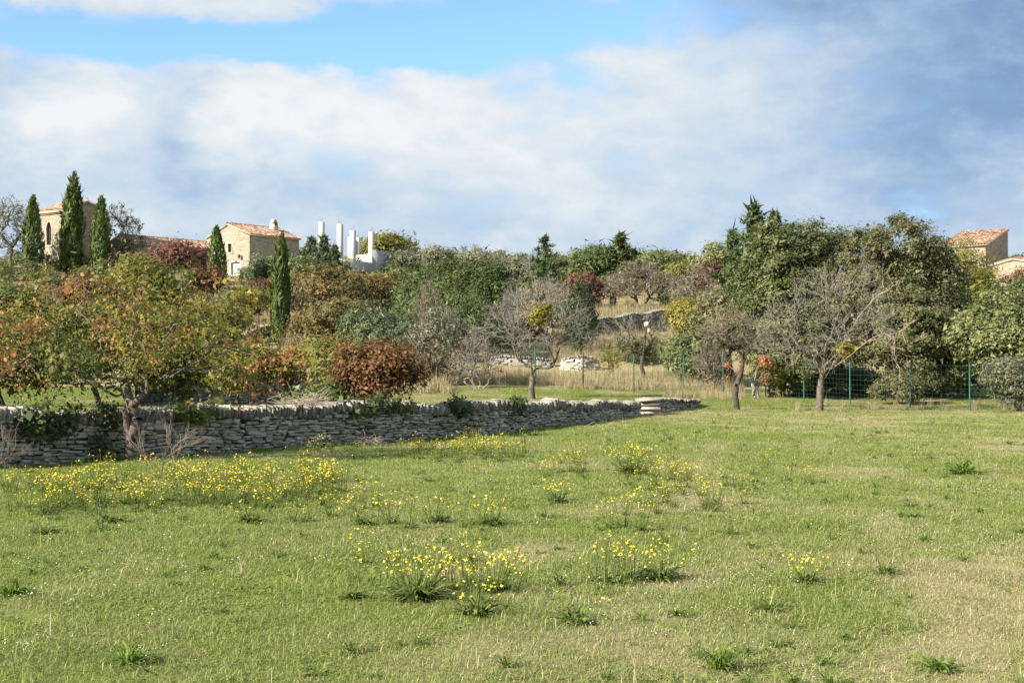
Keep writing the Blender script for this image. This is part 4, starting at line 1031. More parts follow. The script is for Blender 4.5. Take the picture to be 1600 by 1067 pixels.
leafy('golden_bush', 'golden yellow bush beside the dark terrace wall', 'bush', 1074, 89, 458, 62, 'autumnyellow', .02, 90, 38, .17, .32, stem=3, tintmul=(.9, .15))
leafy('yellow_broom', 'tall yellow broom bush before the single slope roof', 'bush', 1512, 96, 358, 92, 'autumnyellow', .05, 110, 34, .2, .42, stem=6, inner=.25, tintmul=(.8, .0), tilt=((0, 0, 1), .6), asp=.3)
leafy('green_tree', 'yellow green tree below the yellow broom bush', 'tree', 1528, 80, 410, 90, 'autumnyellow', .05, 140, 42, .18, .36, tintmul=(.45, 0))
leafy('red_hedge', 'dark reddish hedge under the low tiled roof', 'hedge', 1588, 92, 410, 60, 'maroon', .02, 90, 40, .18, .36, stem=5)
leafy('green_tree', 'pale green tree under the reddish hedge', 'tree', 1592, 78, 424, 70, 'palegreen', .02, 120, 42, .18, .36)

# ------------------------------------------------------------------ leafless trees
b_mid = bl_list((0, -.05, .46, .2, .2, .14), (0, 0, .66, .34, .3, .26), (-.26, 0, .6, .24, .24, .18), (.26, 0, .64, .24, .24, .2), (.08, 0, .85, .26, .22, .14), (-.4, 0, .52, .12, .14, .1), (.38, 0, .5, .13, .14, .1))
t6 = bare('bare_tree', 'bare grey tree with double trunk and yellow mistletoe in the crown', 832, 58.5, 428, 205, b_mid, 540, .006, .15, .13, group='leafless orchard trees', side=3, trunkpts=[(0, 0, -.1), (-.04, 0, .45), (.0, 0, .95)])
z6 = PT(832, 58.5)[2]
for q, (px, py, r) in enumerate(((842, 492, .36), (853, 484, .27), (838, 500, .25))):
    clump_child('mistletoe', t6, ((px-832)/F*58.5, -.25, ZT(py, 58.5)-z6), r, 'mistletoe', 26, .11, 500+q)
b_fork = bl_list((-.26, 0, .72, .24, .22, .22), (.1, 0, .75, .26, .22, .2), (.3, 0, .62, .18, .18, .14), (-.38, 0, .58, .14, .14, .12))
t7 = bare('bare_tree', 'dark slim forked bare tree behind fence with pale cut limb', 1003, 70.5, 470, 135, b_fork, 200, .0065, .12, .3, ('darkbark', 'twig'), group='leafless orchard trees', side=2)
g = Geo(); z7 = PT(1003, 70.5)[2]; cpt = np.array([(1010-1003)/F*70.5, -.12, ZT(506, 70.5)-z7])
tubes(g, [((.0, 0, .7), (.05, -.05, 1.3), cpt, .06, .045)], 8, 5); g.build('cut_limb', M['darkbark'], t7); g = Geo()
V = STONES[3][0]*np.array([.20, .12, .22])+cpt; g.add(V, STONES[3][1]); V = STONES[5][0]*np.array([.14, .12, .2])+cpt+np.array([.12, 0, -.3]); g.add(V, STONES[5][1]); g.build('cut_face', M['cutwood'], t7)['label'] = 'pale freshly cut limb face'
b_lean = bl_list((-.05, 0, .78, .3, .26, .2), (-.28, 0, .74, .22, .2, .16), (.22, 0, .7, .22, .22, .18), (.36, 0, .6, .14, .14, .12))
bare('bare_tree', 'small bare tree with crooked bending trunk before the coral bush', 1152, 53.2, 470, 130, b_lean, 340, .0052, .12, .3, ('darkbark', 'browntwig'), group='leafless orchard trees', side=3,
     trunkpts=[(0, 0, -.1), (-.07, 0, .5), (-.05, 0, .9), (.14, 0, 1.4), (.2, 0, 1.75)])
b_big = bl_list((-.12, 0, .55, .3, .26, .24), (.15, 0, .66, .3, .26, .22), (.32, 0, .55, .2, .2, .18), (-.3, 0, .5, .16, .18, .18), (.25, 0, .85, .2, .18, .13), (.0, 0, .8, .2, .2, .16), (.42, 0, .72, .1, .12, .1), (-.05, -.1, .38, .24, .2, .14))
t9 = bare('bare_tree', 'large twiggy grey bare tree in front of the evergreen oaks', 1280, 51.6, 398, 240, b_big, 720, .0054, .16, .2, group='leafless orchard trees', side=3, crook=.11, buds=('brown', .04, 5, .06), trunkpts=[(0, 0, -.1), (.03, 0, .6), (.07, 0, 1.2)])
z9 = PT(1280, 51.6)[2]
for q, (px, py, r) in enumerate(((1312, 550, .27), (1316, 543, .18))):
    clump_child('mistletoe', t9, ((px-1280)/F*51.6, -.5, ZT(py, 51.6)-z9), r, 'mistletoe', 30, .10, 510+q)
# dead pale limbs drooping from the big bare tree
g = Geo(); rg = np.random.default_rng(88); q9 = lambda px, py, dy=-.9: np.array([(px-1280)/F*51.6, dy, ZT(py, 51.6)-z9]); B = []
for pl in (((1290, 575), (1330, 545), (1372, 520), (1384, 545), (1396, 575)), ((1350, 532), (1390, 520), (1420, 500)), ((1372, 520), (1388, 530), (1390, 560)), ((1290, 575), (1312, 530), (1345, 480), (1362, 462), (1384, 448), (1402, 440))):
    for a_, b_ in zip(pl[:-1], pl[1:]): a_, b_ = q9(*a_), q9(*b_); B.append((a_, (a_+b_)/2+rg.normal(0, .12, 3), b_, .015, .010)); B += [((a_*(1-u)+b_*u), (a_*(1-u)+b_*u)+rg.normal(0, .15, 3), (a_*(1-u)+b_*u)+rg.normal(0, .32, 3), .007, .003) for u in rg.random(7)]
tubes(g, B, 6, 5, rg, .02); g.build('dead_limbs', M['deadwood'], t9)['label'] = 'pale drooping dead limbs'
b_shr = bl_list((0, 0, .55, .34, .32, .34), (-.25, 0, .5, .22, .22, .28), (.26, 0, .52, .22, .22, .26), (0, 0, .8, .24, .2, .16))
bare('tamarisk', 'grey green feathery tamarisk behind the first fence posts', 690, 67, 470, 135, b_shr, 520, .009, .1, .1, ('bark', 'twig'), cat='shrub', stem=4, side=2, buds=('greygreen', .8, 14, .09))
bare('bare_shrub', 'grey leafless shrub arching down to the fence posts', 745, 66, 515, 95, b_shr, 330, .008, .08, .1, ('twig', 'twig'), cat='shrub', stem=4, side=2, buds=('salmon', .04, 8, .08))
for lab, px, d, top, w, n in (('broad grey leafless thicket tree above the dark terrace wall', 1003, 103, 400, 130, 620), ('reddish grey leafless thicket right of the broad one', 1095, 100, 408, 110, 500), ('grey leafless bush left of the broad thicket tree', 958, 106, 425, 60, 260)):
    bare('bare_tree', lab, px, d, top, w, b_shr, n, .013, .16, .2, ('bark', 'browntwig'), group='leafless thicket on the slope', stem=2, side=2, buds=('greygreen', .25, 6, .12))
for lab, px, d, top, w, n in (('thin grey brush poking out of the green junipers', 668, 79, 430, 70, 200), ('grey twiggy brush between the two brown trees', 470, 86, 440, 60, 160), ('brownish twiggy brush under the crimson shrub', 262, 104, 420, 80, 220), ('fine grey brush against the dark juniper hollows', 800, 80, 430, 60, 180), ('pale brush right of the slender cypress', 395, 100, 448, 60, 160), ('grey brush in front of the olive shrubs by the fence', 1110, 66, 520, 70, 160), ('tangled pale brush in the pale shrub at the fence end', 1580, 56, 500, 80, 200), ('thin sandy brush along the crest left of the fir', 780, 132, 392, 70, 220)):
    bare('bare_shrub', lab, px, d, top, w, b_shr, n, .0085 if d < 90 else .012, .06, .1, ('twig', 'browntwig' if px % 20 else 'twig'), cat='shrub', stem=4, side=2, buds=('greygreen', .3, 6, .09), group='leafless brush among the evergreens')
bare('bare_tree', 'grey bare tree rising before the arched house roof', 182, 141, 310, 95, b_shr, 520, .016, .18, .2, ('bark', 'twig'), group='leafless trees by the arched house', side=2, buds=('greygreen', .5, 8, .16))
bare('bare_tree', 'grey bare tree at the edge left of the shortest cypress', 15, 141, 298, 100, b_shr, 560, .016, .18, .2, ('bark', 'twig'), group='leafless trees by the arched house', side=2, buds=('greygreen', .5, 8, .16))
bare('bare_tree', 'thin bare branches over the roof behind tallest cypress', 132, 152, 298, 60, b_shr, 200, .014, .14, .25, ('bark', 'twig'), group='leafless trees by the arched house', side=2)
bare('bare_tree', 'fine bare tree against the sky behind the fir', 838, 121, 385, 62, b_shr, 240, .013, .14, .25, ('bark', 'twig'), group='leafless trees on the skyline', side=2)
bare('bare_tree', 'fine bare tree against the sky above the junipers', 735, 148, 378, 80, b_shr, 300, .015, .14, .25, ('bark', 'browntwig'), group='leafless trees on the skyline', side=2)
bare('bare_tree', 'dull bare tree behind the fine mistletoe tree', 850, 88, 425, 120, b_shr, 420, .011, .14, .2, ('bark', 'twig'), group='leafless thicket on the slope', stem=2, side=2, buds=('brown', .15, 6, .12))
bare('bare_sapling', 'leafless many stemmed sapling standing before the wall', 255, 22.6, 640, 150, bl_list((0, 0, .6, .4, .3, .36), (.3, 0, .55, .2, .2, .22), (-.25, 0, .6, .2, .2, .24)), 46, .0032, .03, .16, ('bark', 'browntwig'), cat='sapling', stem=3, side=2, pw=.4, crook=.06)
bare('bare_sapling', 'leafless twigs at the edge of the wall', 4, 22.2, 655, 90, bl_list((0, 0, .6, .4, .3, .36), (.3, 0, .55, .2, .2, .22)), 24, .0032, .025, .14, ('bark', 'browntwig'), cat='sapling', stem=2, side=2, pw=.4, crook=.06)

# ------------------------------------------------------------------ growth on the wall
def wall_at(px):
    x = np.interp(px, [p for p, d, h in WL], WX); d = np.interp(px, [p for p, d, h in WL], WY); h = np.interp(px, [p for p, d, h in WL], WH); return x, d, h
def ivy(label, px0, px1, drop, n, seed, mat='ivy', leaf=.06, rise=.08):
    rg = np.random.default_rng(seed); C = []
    for _ in range(n):
        px = rg.uniform(px0, px1); x, d, h = wall_at(px); C.append((x+.05+rg.uniform(-.25, .08), d-.04+rg.uniform(-.05, .2)*0, h+rise*rg.random()-drop*rg.random()**1.6))
    C = np.array(C); C[:, 1] -= .06
    V, f, t = leaves(rg, C, 26, .075, leaf, .8, C.mean(0)+np.array([-.6, 1.2, -.3]), .9, .2, 1, ((0, 0, -.8), .8))
    g = Geo(); B = [(C[i]+np.array([0, .05, .05]), C[i], C[i]-np.array([0, -.03, .2]), .006, .004) for i in range(0, n, 3)]; tubes(g, B, 4, 3)
    root = thing('ivy', label, 'ivy', tuple(C.mean(0)*[1, 1, 0]), 'ivy patches on the wall'); off = C.mean(0)*[1, 1, 0]
    mk('leaves', V-off, f, M[mat], {'tint': t}, root); o = g.build('stems', M['darkbark'], root); o.location = tuple(-off)
ivy('dark ivy curtain at the end of wall beyond the autumn tree', 28, 118, .5, 44, 601)
ivy('dark ivy around the foot of the leaning autumn tree', 140, 190, .8, 20, 602)
ivy('ivy patch with yellowing leaves above the bare sapling', 270, 330, .3, 24, 603, 'autumngreen')
ivy('ivy along the coping under the red leaved tree', 545, 640, .3, 34, 604)
ivy('small ivy tuft on coping right of the red leaved tree', 700, 745, .3, 20, 605)
ivy('small dark tuft hanging over coping near the broken end', 798, 816, .3, 14, 606)
def brush(label, px, d, z, w, h, n, seed, mat='deadwood', name='brush_pile'):
    rg = np.random.default_rng(seed); x, y = XY(px, d); B = []
    for _ in range(n):
        a = rg.uniform(0, math.pi); p = np.array([rg.normal(0, w*.3), rg.normal(0, .15), abs(rg.normal(0, h*.35))]); L = rg.uniform(.15, .45)
        q = p+np.array([math.cos(a)*L, rg.normal(0, .12), rg.normal(0, .1)]); q[2] = abs(q[2]); B.append((p, (p+q)/2+rg.normal(0, .03, 3), q, .006, .004))
    g = Geo(); tubes(g, B, 4, 4); o = g.build(name, M[mat], None); o.location = (x, y, z); return tag(o, label, 'dead wood')
brush('pile of dead pale brush lying on the wall top', 478, 29.6, .86, .9, .3, 150, 611)
brush('small heap of dead stalks at the foot of wall', 575, 30.6, gz(*XY(575, 30.6)), .45, .28, 70, 612)
brush('thin fallen sticks on grass near the end of wall', 940, 38.5, gz(*XY(940, 38.5)), .6, .12, 8, 613)

# ------------------------------------------------------------------ scattered ground cover
def scatter(name, label, P, rz, sc, idx, coll, extra=None):
    o = mk(name, P, np.zeros((0, 4), int), None) if False else None
    me = bpy.data.meshes.new(name); me.vertices.add(len(P)); me.vertices.foreach_set('co', np.asarray(P, np.float32).ravel())
    for k, v, ty in (('rz', rz, 'FLOAT'), ('sc', sc, 'FLOAT'), ('idx', idx, 'INT'), *(() if extra is None else (('dry', extra, 'FLOAT'),))):
        a = me.attributes.new(k, ty, 'POINT'); a.data.foreach_set('value', np.asarray(v, np.int32 if ty == 'INT' else np.float32))
    o = bpy.data.objects.new(name, me); COL.objects.link(o)
    ng = bpy.data.node_groups.new(name, 'GeometryNodeTree')
    ng.interface.new_socket('Geometry', in_out='INPUT', socket_type='NodeSocketGeometry'); ng.interface.new_socket('Geometry', in_out='OUTPUT', socket_type='NodeSocketGeometry')
    t = NT(ng); gi = t.new('NodeGroupInput'); go = t.new('NodeGroupOutput'); ip = t.new('GeometryNodeInstanceOnPoints'); ci = t.new('GeometryNodeCollectionInfo')
    ci.inputs['Collection'].default_value = coll; ci.inputs['Separate Children'].default_value = True; ci.inputs['Reset Children'].default_value = True
    def na(n_, ty):
        q = t.new('GeometryNodeInputNamedAttribute', data_type=ty); q.inputs[0].default_value = n_; return q.outputs['Attribute']
    cx = t.new('ShaderNodeCombineXYZ'); t.link(na('rz', 'FLOAT'), cx.inputs[2]); e2 = t.new('FunctionNodeEulerToRotation'); t.link(cx.outputs[0], e2.inputs[0])
    t.link(gi.outputs[0], ip.inputs['Points']); t.link(ci.outputs[0], ip.inputs['Instance']); ip.inputs['Pick Instance'].default_value = True
    t.link(na('idx', 'INT'), ip.inputs['Instance Index']); t.link(e2.outputs[0], ip.inputs['Rotation']); t.link(na('sc', 'FLOAT'), ip.inputs['Scale'])
    t.link(ip.outputs[0], go.inputs[0])
    md = o.modifiers.new('scatter', 'NODES'); md.node_group = ng
    return tag(o, label, kind='stuff')
def coll_of(name, objs):
    c = bpy.data.collections.new(name)
    for o in objs: c.objects.link(o)
    return c
def blade_tuft(name, rg, n, spread, h, w, mat, lean=.5, tint=(0, 1), droop=.3):
    a = rg.random(n)*2*math.pi; r_ = spread*rg.random(n)**.5; az_ = rg.random(n)*2*math.pi
    hh = h*np.exp(rg.normal(0, .35, n)); ln = np.abs(rg.normal(0, lean, n))*hh
    b = np.column_stack([np.cos(a)*r_, np.sin(a)*r_, np.full(n, -.01)]); d = np.column_stack([np.cos(az_), np.sin(az_), np.zeros(n)]); s = np.column_stack([-np.sin(az_), np.cos(az_), np.zeros(n)])*(w*np.exp(rg.normal(0, .25, n)))[:, None]
    mid = b+d*(ln*.35)[:, None]+np.array([0, 0, 1])*(hh*.6)[:, None]; tip = b+d*(ln*1.1)[:, None]+np.array([0, 0, 1])*(hh*(1-droop*np.minimum(1, ln/hh)))[:, None]
    V = np.stack([b-s*.5, b+s*.5, mid+s*.4, tip, mid-s*.4], 1).reshape(-1, 3)
    k = np.arange(n)[:, None]*5; f = [k+[0, 1, 2, 4], k+[4, 2, 3]]
    t = rg.uniform(tint[0], tint[1], n)
    return mk(name, V, f, M[mat], {'tint': np.repeat(t, 5)}, link=False)
def rosette(rg, n, L, w, up=.5):
    """strap leaves of a weed clump arching out of the centre"""
    a = rg.random(n)*2*math.pi; l = L*np.exp(rg.normal(0, .3, n)); e = np.clip(rg.normal(up, .3, n), .05, 1.3); r_ = rg.random(n)*L*.35; a2 = rg.random(n)*6.28
    d = np.column_stack([np.cos(a), np.sin(a), np.zeros(n)]); s = np.column_stack([-np.sin(a), np.cos(a), rg.normal(0, .3, n)])*(w*np.exp(rg.normal(0, .3, n)))[:, None]
    b = np.column_stack([np.cos(a2)*r_, np.sin(a2)*r_, np.full(n, .0)]); z = np.array([0, 0, 1.])
    m1 = b+d*(l*.4*np.cos(e))[:, None]+z*(l*.45*np.sin(e))[:, None]; m2 = b+d*(l*.75*np.cos(e))[:, None]+z*(l*.62*np.sin(e))[:, None]; tp = b+d*(l*np.cos(e)*1.05)[:, None]+z*(l*.5*np.sin(e))[:, None]
    V = np.stack([b-s*.15, b+s*.15, m1+s*.45, m1-s*.45, m2+s*.5, m2-s*.5, tp], 1).reshape(-1, 3); k = np.arange(n)[:, None]*7
    return V, [np.concatenate([k+[0, 1, 2, 3], k+[3, 2, 4, 5]]), k+[5, 4, 6]], np.repeat(rg.random(n), 7)
rg = np.random.default_rng(900)
lawn = [blade_tuft('grass_tuft', rg, 190, .21, .024, .0028, 'grass', 1.2) for _ in range(7)]+[blade_tuft('grass_tuft', rg, 110, .16, .036, .0032, 'grass', 1.1, (0, .7)) for _ in range(3)]
for k in range(4):
    V, f, t = rosette(np.random.default_rng(950+k), 60, .034, .006, .5); V = V+np.repeat(np.column_stack([rg.normal(0, .07, (60, 2)), np.zeros(60)]), 7, 0)
    lawn.append(mk('lawn_leaf', V, f, M['grass'], {'tint': t*.6}, link=False))
lawn += [blade_tuft('seed_stem', rg, 6, .12, .095, .0024, 'straw', .55) for _ in range(2)]
Lc = coll_of('lawn_sources', lawn)
def field_points(rg, y0, y1, dens, xw=.50):
    """random points of the ground whose density falls with distance"""
    out_ = []
    y = y0
    while y < y1:
        dy = max(.5, y*.05); w = 2*xw*y+2; n = int(dens(y)*w*dy); yy = y+rg.random(n)*dy; xx = (rg.random(n)-.5)*w; out_.append(np.column_stack([xx, yy])); y += dy
    return np.concatenate(out_)
Q = field_points(rg, 5.5, 66, lambda y: float(np.interp(y, [6, 12, 20, 35, 66], [115, 95, 64, 38, 20])))
sdist = (np.interp(Q[:, 1], _ey, _ex)-Q[:, 0])*.8
keep = ~((sdist > -.02) & (sdist < .48) & (Q[:, 1] < 54)); Q = Q[keep]
dry = np.clip(dryness(Q[:, 0], Q[:, 1])+rg.normal(0, .2, len(Q)), 0, 1)
dry = np.where((np.interp(Q[:, 1], _ey, _ex)-Q[:, 0] > .3), np.clip(dry-.15, 0, 1), dry)
lush = (fbm(Q[:, 0]*1.5, Q[:, 1]*1.1, 71, 3) > .60) & (rg.random(len(Q)) < .8)
dry = np.where(lush, np.clip(dry-.16, 0, 1), dry)
sc = np.exp(rg.normal(0, .25, len(Q)))*np.interp(Q[:, 1], [6, 20, 50], [1.0, 1.1, 1.5])*(1.12-.35*dry)
idx = np.where(rg.random(len(Q)) < .09*(1-dry), 7+rg.integers(3, size=len(Q)), rg.integers(7, size=len(Q)))
idx = np.where(lush & (rg.random(len(Q)) < .55), 10+rg.integers(4, size=len(Q)), idx)
idx = np.where(rg.random(len(Q)) < .012, 14+rg.integers(2, size=len(Q)), idx)
idx = np.where((rg.random(len(Q)) < .10) & (dry < .6), 10+rg.integers(4, size=len(Q)), idx)
scatter('meadow_grass', 'short meadow grass, green with straw coloured patches', np.column_stack([Q, ground(Q[:, 0], Q[:, 1])]), rg.random(len(Q))*6.28, sc, idx, Lc, dry)

# tall dry grass along the fence and on the terraces
tall = [blade_tuft('dry_grass_tuft', rg, 60, .3, .62, .012, 'straw', .35, (0, 1), .2) for _ in range(5)]
Tc = coll_of('tall_sources', tall)
TP = []
def zone(px0, px1, d0, d1, n, s0, s1):
    for _ in range(n):
        d = rg.uniform(d0, d1); px = rg.uniform(px0, px1); x, y = XY(px, d); TP.append((x, y, gz(x, y)-.02, rg.uniform(s0, s1)))
zone(640, 1160, 67.5, 73, 1250, .32, .72); zone(880, 1160, 65.5, 67.5, 220, .32, .62); zone(860, 1070, 77.5, 90, 800, .5, .85); zone(880, 1080, 96, 103, 800, .5, .9); zone(440, 560, 78, 90, 420, .7, 1.2)
zone(330, 520, 88, 100, 400, .6, 1.1); zone(560, 700, 62, 80, 260, .6, 1.0); zone(1040, 1160, 59, 62.5, 80, .35, .6); zone(1240, 1650, 52, 57, 60, .25, .45); zone(0, 700, 100, 125, 500, .6, 1.1); zone(760, 1150, 100, 125, 500, .6, 1.1)
TP = np.array(TP)
scatter('dry_grass', 'tall tan dry grass along the fence and on the terraces', TP[:, :3], rg.random(len(TP))*6.28, TP[:, 3], rg.integers(5, size=len(TP)), Tc)

# undergrowth on the hillside
def bushlet(name, mat, leaf, n, seed):
    r2 = np.random.default_rng(seed); C = crown_pts(r2, auto_blobs(r2, 1.7, 1.25, .0, 5), n, .3); C[:, 2] = np.maximum(C[:, 2], .05)
    V, f, t = leaves(r2, C, 26, .13, leaf, .5, (0, 0, .3)); return mk(name, V, f, M[mat], {'tint': t}, link=False)
und = [bushlet('scrub_source', m_, l_, 34, 700+k) for k, (m_, l_) in enumerate((('oak', .13), ('juniper', .13), ('palegreen', .12), ('greygreen', .11), ('brown', .13), ('autumngreen', .13), ('oakbrown', .13), ('maroon', .12), ('autumnyellow', .12)))]
Uc = coll_of('scrub_sources', und)
UP = []
while len(UP) < 1550:
    d = 66+rg.random()**.8*150; x = rg.uniform(-.58, .58)*d; px = 800+x/d*F
    if 640 < px < 1160 and d < 80 and rg.random() < .96: continue
    if 860 < px < 1075 and d < 102 and rg.random() < .93: continue
    if 420 < px < 560 and d < 92 and rg.random() < .85: continue
    if 320 < px < 420 and d < 100 and rg.random() < .6: continue
    if px > 1170 and d < 72 and rg.random() < .5: continue
    UP.append((x, d, gz(x, d)-.1, rg.uniform(.5, 1.5)*np.interp(d, [66, 120, 220], [.75, 1.1, 1.3])))
UP = np.array(UP)
scatter('undergrowth', 'mixed low scrub covering the hillside between the trees', UP[:, :3], rg.random(len(UP))*6.28, UP[:, 3], rg.choice(9, len(UP), p=[.2, .17, .15, .14, .1, .08, .08, .04, .04]), Uc)

# ------------------------------------------------------------------ meadow plants
def stalks(rg, n, h, spread, fl=5):
    """thin branching stalks carrying four-petalled flowers: returns Geo of stems and of flowers"""
    gs, gf = Geo(), Geo(); B = []
    for _ in range(n):
        a = rg.random()*6.28; r_ = spread*rg.random()**.5; p = np.array([math.cos(a)*r_*.3, math.sin(a)*r_*.3, 0]); q = np.array([math.cos(a)*r_, math.sin(a)*r_, h*rg.uniform(.6, 1.1)])
        B.append((p, (p*.6+q*.4)+np.array([0, 0, .05]), q, .003, .002))
        for k in range(rg.integers(2, fl+1)):
            c = q+rg.normal(0, .022, 3)*np.array([1, 1, .8]); nr = unit(np.array([rg.normal(0, .5), rg.normal(0, .5)-.25, 1.])); u = unit(np.cross(nr, [1, .2, 0])); v = np.cross(nr, u); s = .0115*rg.uniform(.7, 1.3)
            V = [c]
            for j in range(8):
                an = j*math.pi/4+.2; rr = s if j % 2 == 0 else s*.45; V.append(c+(u*math.cos(an)+v*math.sin(an))*rr+nr*(.003 if j % 2 == 0 else 0))
            gf.add(V, [(0, 1+j, 1+(j+1) % 8) for j in range(8)])
    tubes(gs, B, 3, 3); return gs, gf
def weed(label, px, py, L, n, mat='weed', fl=0, h=.3, seed=0, w=.035, up=.5, name='weed_clump', spread=None, group=None):
    rg = np.random.default_rng(1000+seed); d = EYE*F/(py-HOR); x, y, z = PT(px, d)
    root = thing(name, label, 'plant', (x, y, z-.01), group)
    V, f, t = rosette(rg, int(n*2.2), L*.8, w*.5, up); mk('leaves', V, f, M[mat], {'tint': t}, root)
    if fl:
        gs, gf = stalks(rg, fl, h, spread or L*1.2); gs.build('stems', M['weed'], root)['kind'] = 'stuff'; gf.build('flowers', M['flower'], root)['kind'] = 'stuff'
G1 = 'wild rocket plants in the meadow'
weed('largest dark green weed clump with tall yellow flower stalks', 650, 940, .28, 170, 'weed', 30, .34, 1, spread=.34, name='wild_rocket', group=G1)
weed('second large yellow flowering clump beside the largest one', 772, 925, .20, 70, 'weed', 30, .30, 2, spread=.3, name='wild_rocket', group=G1)
weed('dark spiky weed without flowers left of the largest flowering clump', 552, 940, .16, 60, 'weed', 3, .36, 3, w=.028, up=.7)
weed('low weed clump with a few yellow flowers below the two large clumps', 742, 965, .2, 60, 'weed', 12, .25, 4, name='wild_rocket', group=G1)
weed('sprawling dark green weed patch right of the flowering clumps', 1025, 905, .24, 90, 'weed', 10, .26, 5, spread=.4)
weed('leafy weed patch below the sprawling one, with no flowers', 900, 978, .17, 60, 'weed', 2, .2, 6)
weed('bright green tall grass tuft near the front edge of meadow', 1122, 1046, .24, 40, 'brightweed', 0, .2, 7, w=.022, up=.8, name='grass_clump')
weed('bright green grass clump in the left foreground', 205, 1036, .24, 60, 'brightweed', 0, .2, 8, w=.02, up=.65, name='grass_clump')
weed('small vivid green tuft standing alone in short grass', 321, 893, .10, 46, 'brightweed', 0, .2, 9, w=.018, up=.8, name='grass_clump')
weed('dark weed clump alone below the flower strip', 175, 822, .21, 60, 'weed', 2, .25, 10)
weed('flowering weed clump just below the flower strip', 392, 822, .21, 60, 'weed', 10, .26, 11, name='wild_rocket', group=G1)
weed('green weed with yellow flowers between the strip and large clumps', 566, 822, .2, 50, 'weed', 14, .28, 12, name='wild_rocket', group=G1)
weed('dark green low weed left of a yellow flowered plant', 690, 818, .18, 50, 'weed', 3, .2, 13)
weed('yellow flowered plant in the middle of the meadow', 765, 822, .2, 60, 'weed', 18, .3, 14, name='wild_rocket', group=G1)
weed('yellow flowered plant right of the middle one', 872, 790, .22, 50, 'weed', 22, .3, 15, name='wild_rocket', group=G1)
weed('low plant with golden flowers arching in the right meadow', 1258, 908, .18, 46, 'weed', 16, .2, 16, name='wild_rocket', group=G1)
weed('dark tuft of grass right of the golden flowered plant', 1380, 896, .17, 60, 'weed', 0, .2, 17, w=.018, up=.6, name='grass_clump')
weed('feathery weed clump below the golden flowered plant', 1203, 950, .17, 60, 'weed', 0, .2, 18, w=.02)
weed('round bright bush of weeds far out in the dry meadow', 1505, 742, .36, 90, 'brightweed', 0, .2, 19, w=.05)
weed('dense yellow flowering bush of rocket far out in the meadow', 988, 742, .40, 90, 'weed', 60, .42, 20, spread=.55, name='wild_rocket', group=G1)
weed('dark weed clump on the far left of the meadow below the strip', 70, 840, .2, 50, 'weed', 0, .2, 21)
weed('small leafy weed in right foreground', 1462, 1040, .16, 40, 'brightweed', 0, .2, 22, w=.03)
weed('bright weed rosette near the left edge', 20, 935, .2, 56, 'brightweed', 0, .2, 23, w=.025, up=.6)
weed('low broad weed with no flowers in the right foreground', 1060, 960, .14, 50, 'brightweed', 0, .2, 24, w=.02)

def src_plant(name, k, flowers, h, n=60, L=.12, up=.6, w=.011):
    r2 = np.random.default_rng(1100+k); g = []
    V, f, t = rosette(r2, n, L, w, up); lv = mk(name, V, f, M['weed'], {'tint': t}, link=False)
    if not flowers: return lv
    gs, gf = stalks(r2, flowers, h, .16, 4)
    # one source mesh with two materials: leaves and stems, then flowers
    V2, V3 = np.concatenate(gs.V), np.concatenate(gf.V); F2 = gs.F; n0 = len(V)
    fs = list(f)+[np.concatenate(v)+n0 for v in F2.values()]; nl_ = sum(len(q) for q in fs); fs += [np.concatenate(v)+n0+len(V2) for v in gf.F.values()]
    o = mk(name, np.concatenate([V, V2, V3]), fs, M['weed'], {'tint': np.concatenate([t, np.full(len(V2)+len(V3), .5)])}, link=False)
    o.data.materials.append(M['flower']); mi = np.zeros(len(o.data.polygons), np.int32); mi[nl_:] = 1; o.data.polygons.foreach_set('material_index', mi)
    return o
Fc = coll_of('flower_sources', [src_plant('rocket_source', k, 7+k % 4, .26+.05*(k % 3), 34, .12) for k in range(7)])
FPs = []
def patch(px, py, sx, sy, n):
    k = 0; n = int(n*1.15)
    while k < n:
        u = rg.normal(px, sx); v = rg.normal(py, sy)
        if v < 676: k += 1; continue
        d = EYE*F/(v-HOR); x0, y0 = XY(u, d)
        for _ in range(rg.integers(1, 5)):
            x, y = x0+rg.normal(0, .22), y0+rg.normal(0, .3); k += 1
            if (np.interp(y, _ey, _ex)-x)*.8 > -.25: continue
            FPs.append((x, y, gz(x, y), rg.uniform(.6, 1.2)))
patch(80, 775, 70, 14, 26); patch(190, 768, 60, 16, 30); patch(300, 778, 50, 16, 45); patch(390, 775, 60, 16, 55); patch(480, 775, 45, 16, 34); patch(250, 800, 120, 8, 16)
patch(760, 712, 45, 7, 46); patch(700, 706, 30, 6, 16); patch(560, 704, 40, 4, 8); patch(990, 736, 24, 8, 12); patch(860, 745, 30, 10, 12); patch(1045, 765, 30, 14, 12); patch(1040, 790, 26, 10, 5); patch(1100, 770, 50, 20, 7)
patch(965, 830, 30, 10, 5); patch(980, 895, 40, 14, 5); patch(1180, 820, 40, 14, 5); patch(720, 930, 60, 20, 8); patch(600, 830, 60, 18, 5); patch(1400, 760, 120, 40, 3)
FPs = np.array(FPs)
scatter('yellow_wildflowers', 'drifts of yellow wildflowers in the meadow', FPs[:, :3], rg.random(len(FPs))*6.28, FPs[:, 3], rg.integers(7, size=len(FPs)), Fc)
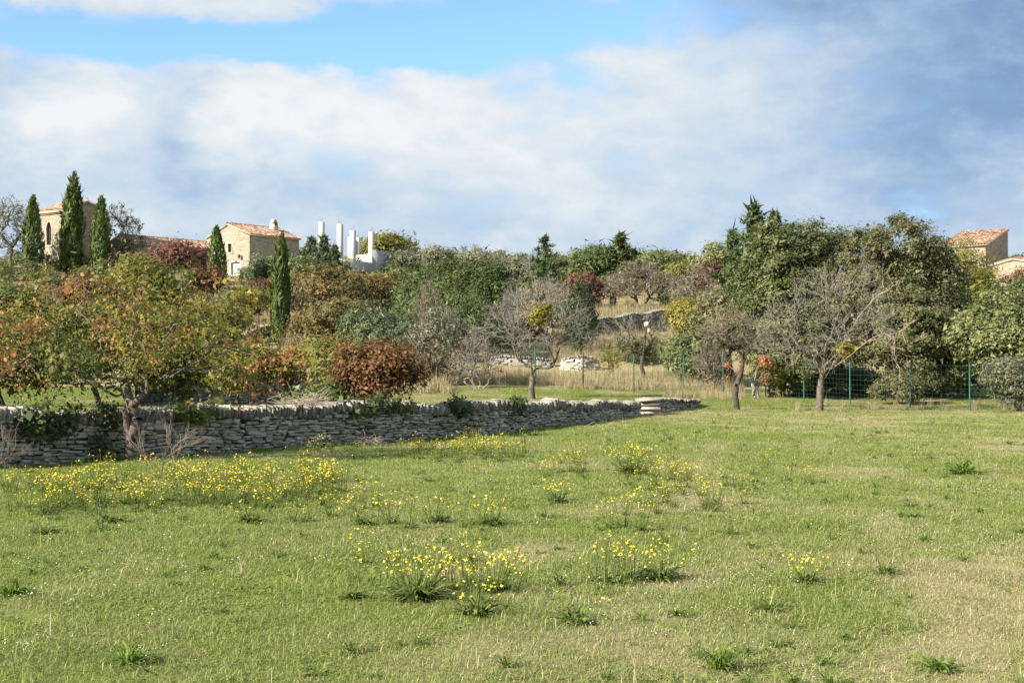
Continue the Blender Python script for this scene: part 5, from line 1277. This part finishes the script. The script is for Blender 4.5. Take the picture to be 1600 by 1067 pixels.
# small weeds dotted through the grass
Wc = coll_of('weed_sources', [src_plant('weed_source', 20+k, 0, 0, (46, 30, 60, 24, 40, 70)[k], (.10, .07, .12, .09, .13, .06)[k], (.55, .15, .8, .3, .95, .4)[k], (.011, .014, .006, .018, .005, .008)[k]) for k in range(6)]+[mk('weed_source', *(lambda r_: (r_[0], r_[1], M['brightweed'], {'tint': r_[2]}))(rosette(np.random.default_rng(1200+k), 40, .085, .008, .8)), link=False) for k in range(4)])
Q = field_points(rg, 6, 54, lambda y: float(np.interp(y, [6, 15, 30, 54], [3.2, 2.3, 1.4, .7])))
Q = Q[((np.interp(Q[:, 1], _ey, _ex)-Q[:, 0])*.8 < -.1)]; Q = Q[rg.random(len(Q)) > dryness(Q[:, 0], Q[:, 1])*.75]
scatter('meadow_weeds', 'small broad leaved weeds dotted through the meadow grass', np.column_stack([Q, ground(Q[:, 0], Q[:, 1])]), rg.random(len(Q))*6.28, np.clip(np.exp(rg.normal(-.25, .35, len(Q))), .4, 1.25), rg.integers(10, size=len(Q)), Wc)
# weeds at the wall foot
WP = []
for _ in range(150):
    px = rg.uniform(-60, 1090); x, d, h = wall_at(min(px, 1000)); x += .25+rg.exponential(.25); d -= .15+rg.exponential(.12)
    WP.append((x, d, gz(x, d), rg.uniform(.6, 1.5)))
WP = np.array(WP); scatter('wall_foot_weeds', 'rough grass and weeds along the foot of the stone wall', WP[:, :3], rg.random(len(WP))*6.28, WP[:, 3], rg.integers(10, size=len(WP)), Wc)
# tiny white blossoms and shells lying in the grass
def speck(k):
    r2 = np.random.default_rng(1300+k); g = Geo()
    for _ in range(1+k % 3):
        c = np.array([*r2.normal(0, .03, 2), .035+r2.random()*.03]); s = .005*r2.uniform(.6, 1.2); V = [c+np.array(q)*s for q in ((1, 0, 0), (0, 1, 0), (-1, 0, 0), (0, -1, 0), (0, 0, .8), (0, 0, -.8))]
        g.add(V, [(0, 1, 4), (1, 2, 4), (2, 3, 4), (3, 0, 4), (1, 0, 5), (2, 1, 5), (3, 2, 5), (0, 3, 5)])
    return g.build('speck_source', M['shell'], link=False)
Sc = coll_of('speck_sources', [speck(k) for k in range(4)])
Q = field_points(rg, 6, 40, lambda y: float(np.interp(y, [6, 12, 25, 40], [24, 22, 12, 4]))); Q = Q[((np.interp(Q[:, 1], _ey, _ex)-Q[:, 0])*.8 < -.3)]
Q = Q[fbm(Q[:, 0]*.8, Q[:, 1]*.5, 55, 3) > .54]
scatter('white_specks', 'tiny white blossoms and snail shells sprinkled in the grass', np.column_stack([Q, ground(Q[:, 0], Q[:, 1])]), rg.random(len(Q))*6.28, np.exp(rg.normal(-.05, .3, len(Q))), rg.integers(4, size=len(Q)), Sc)
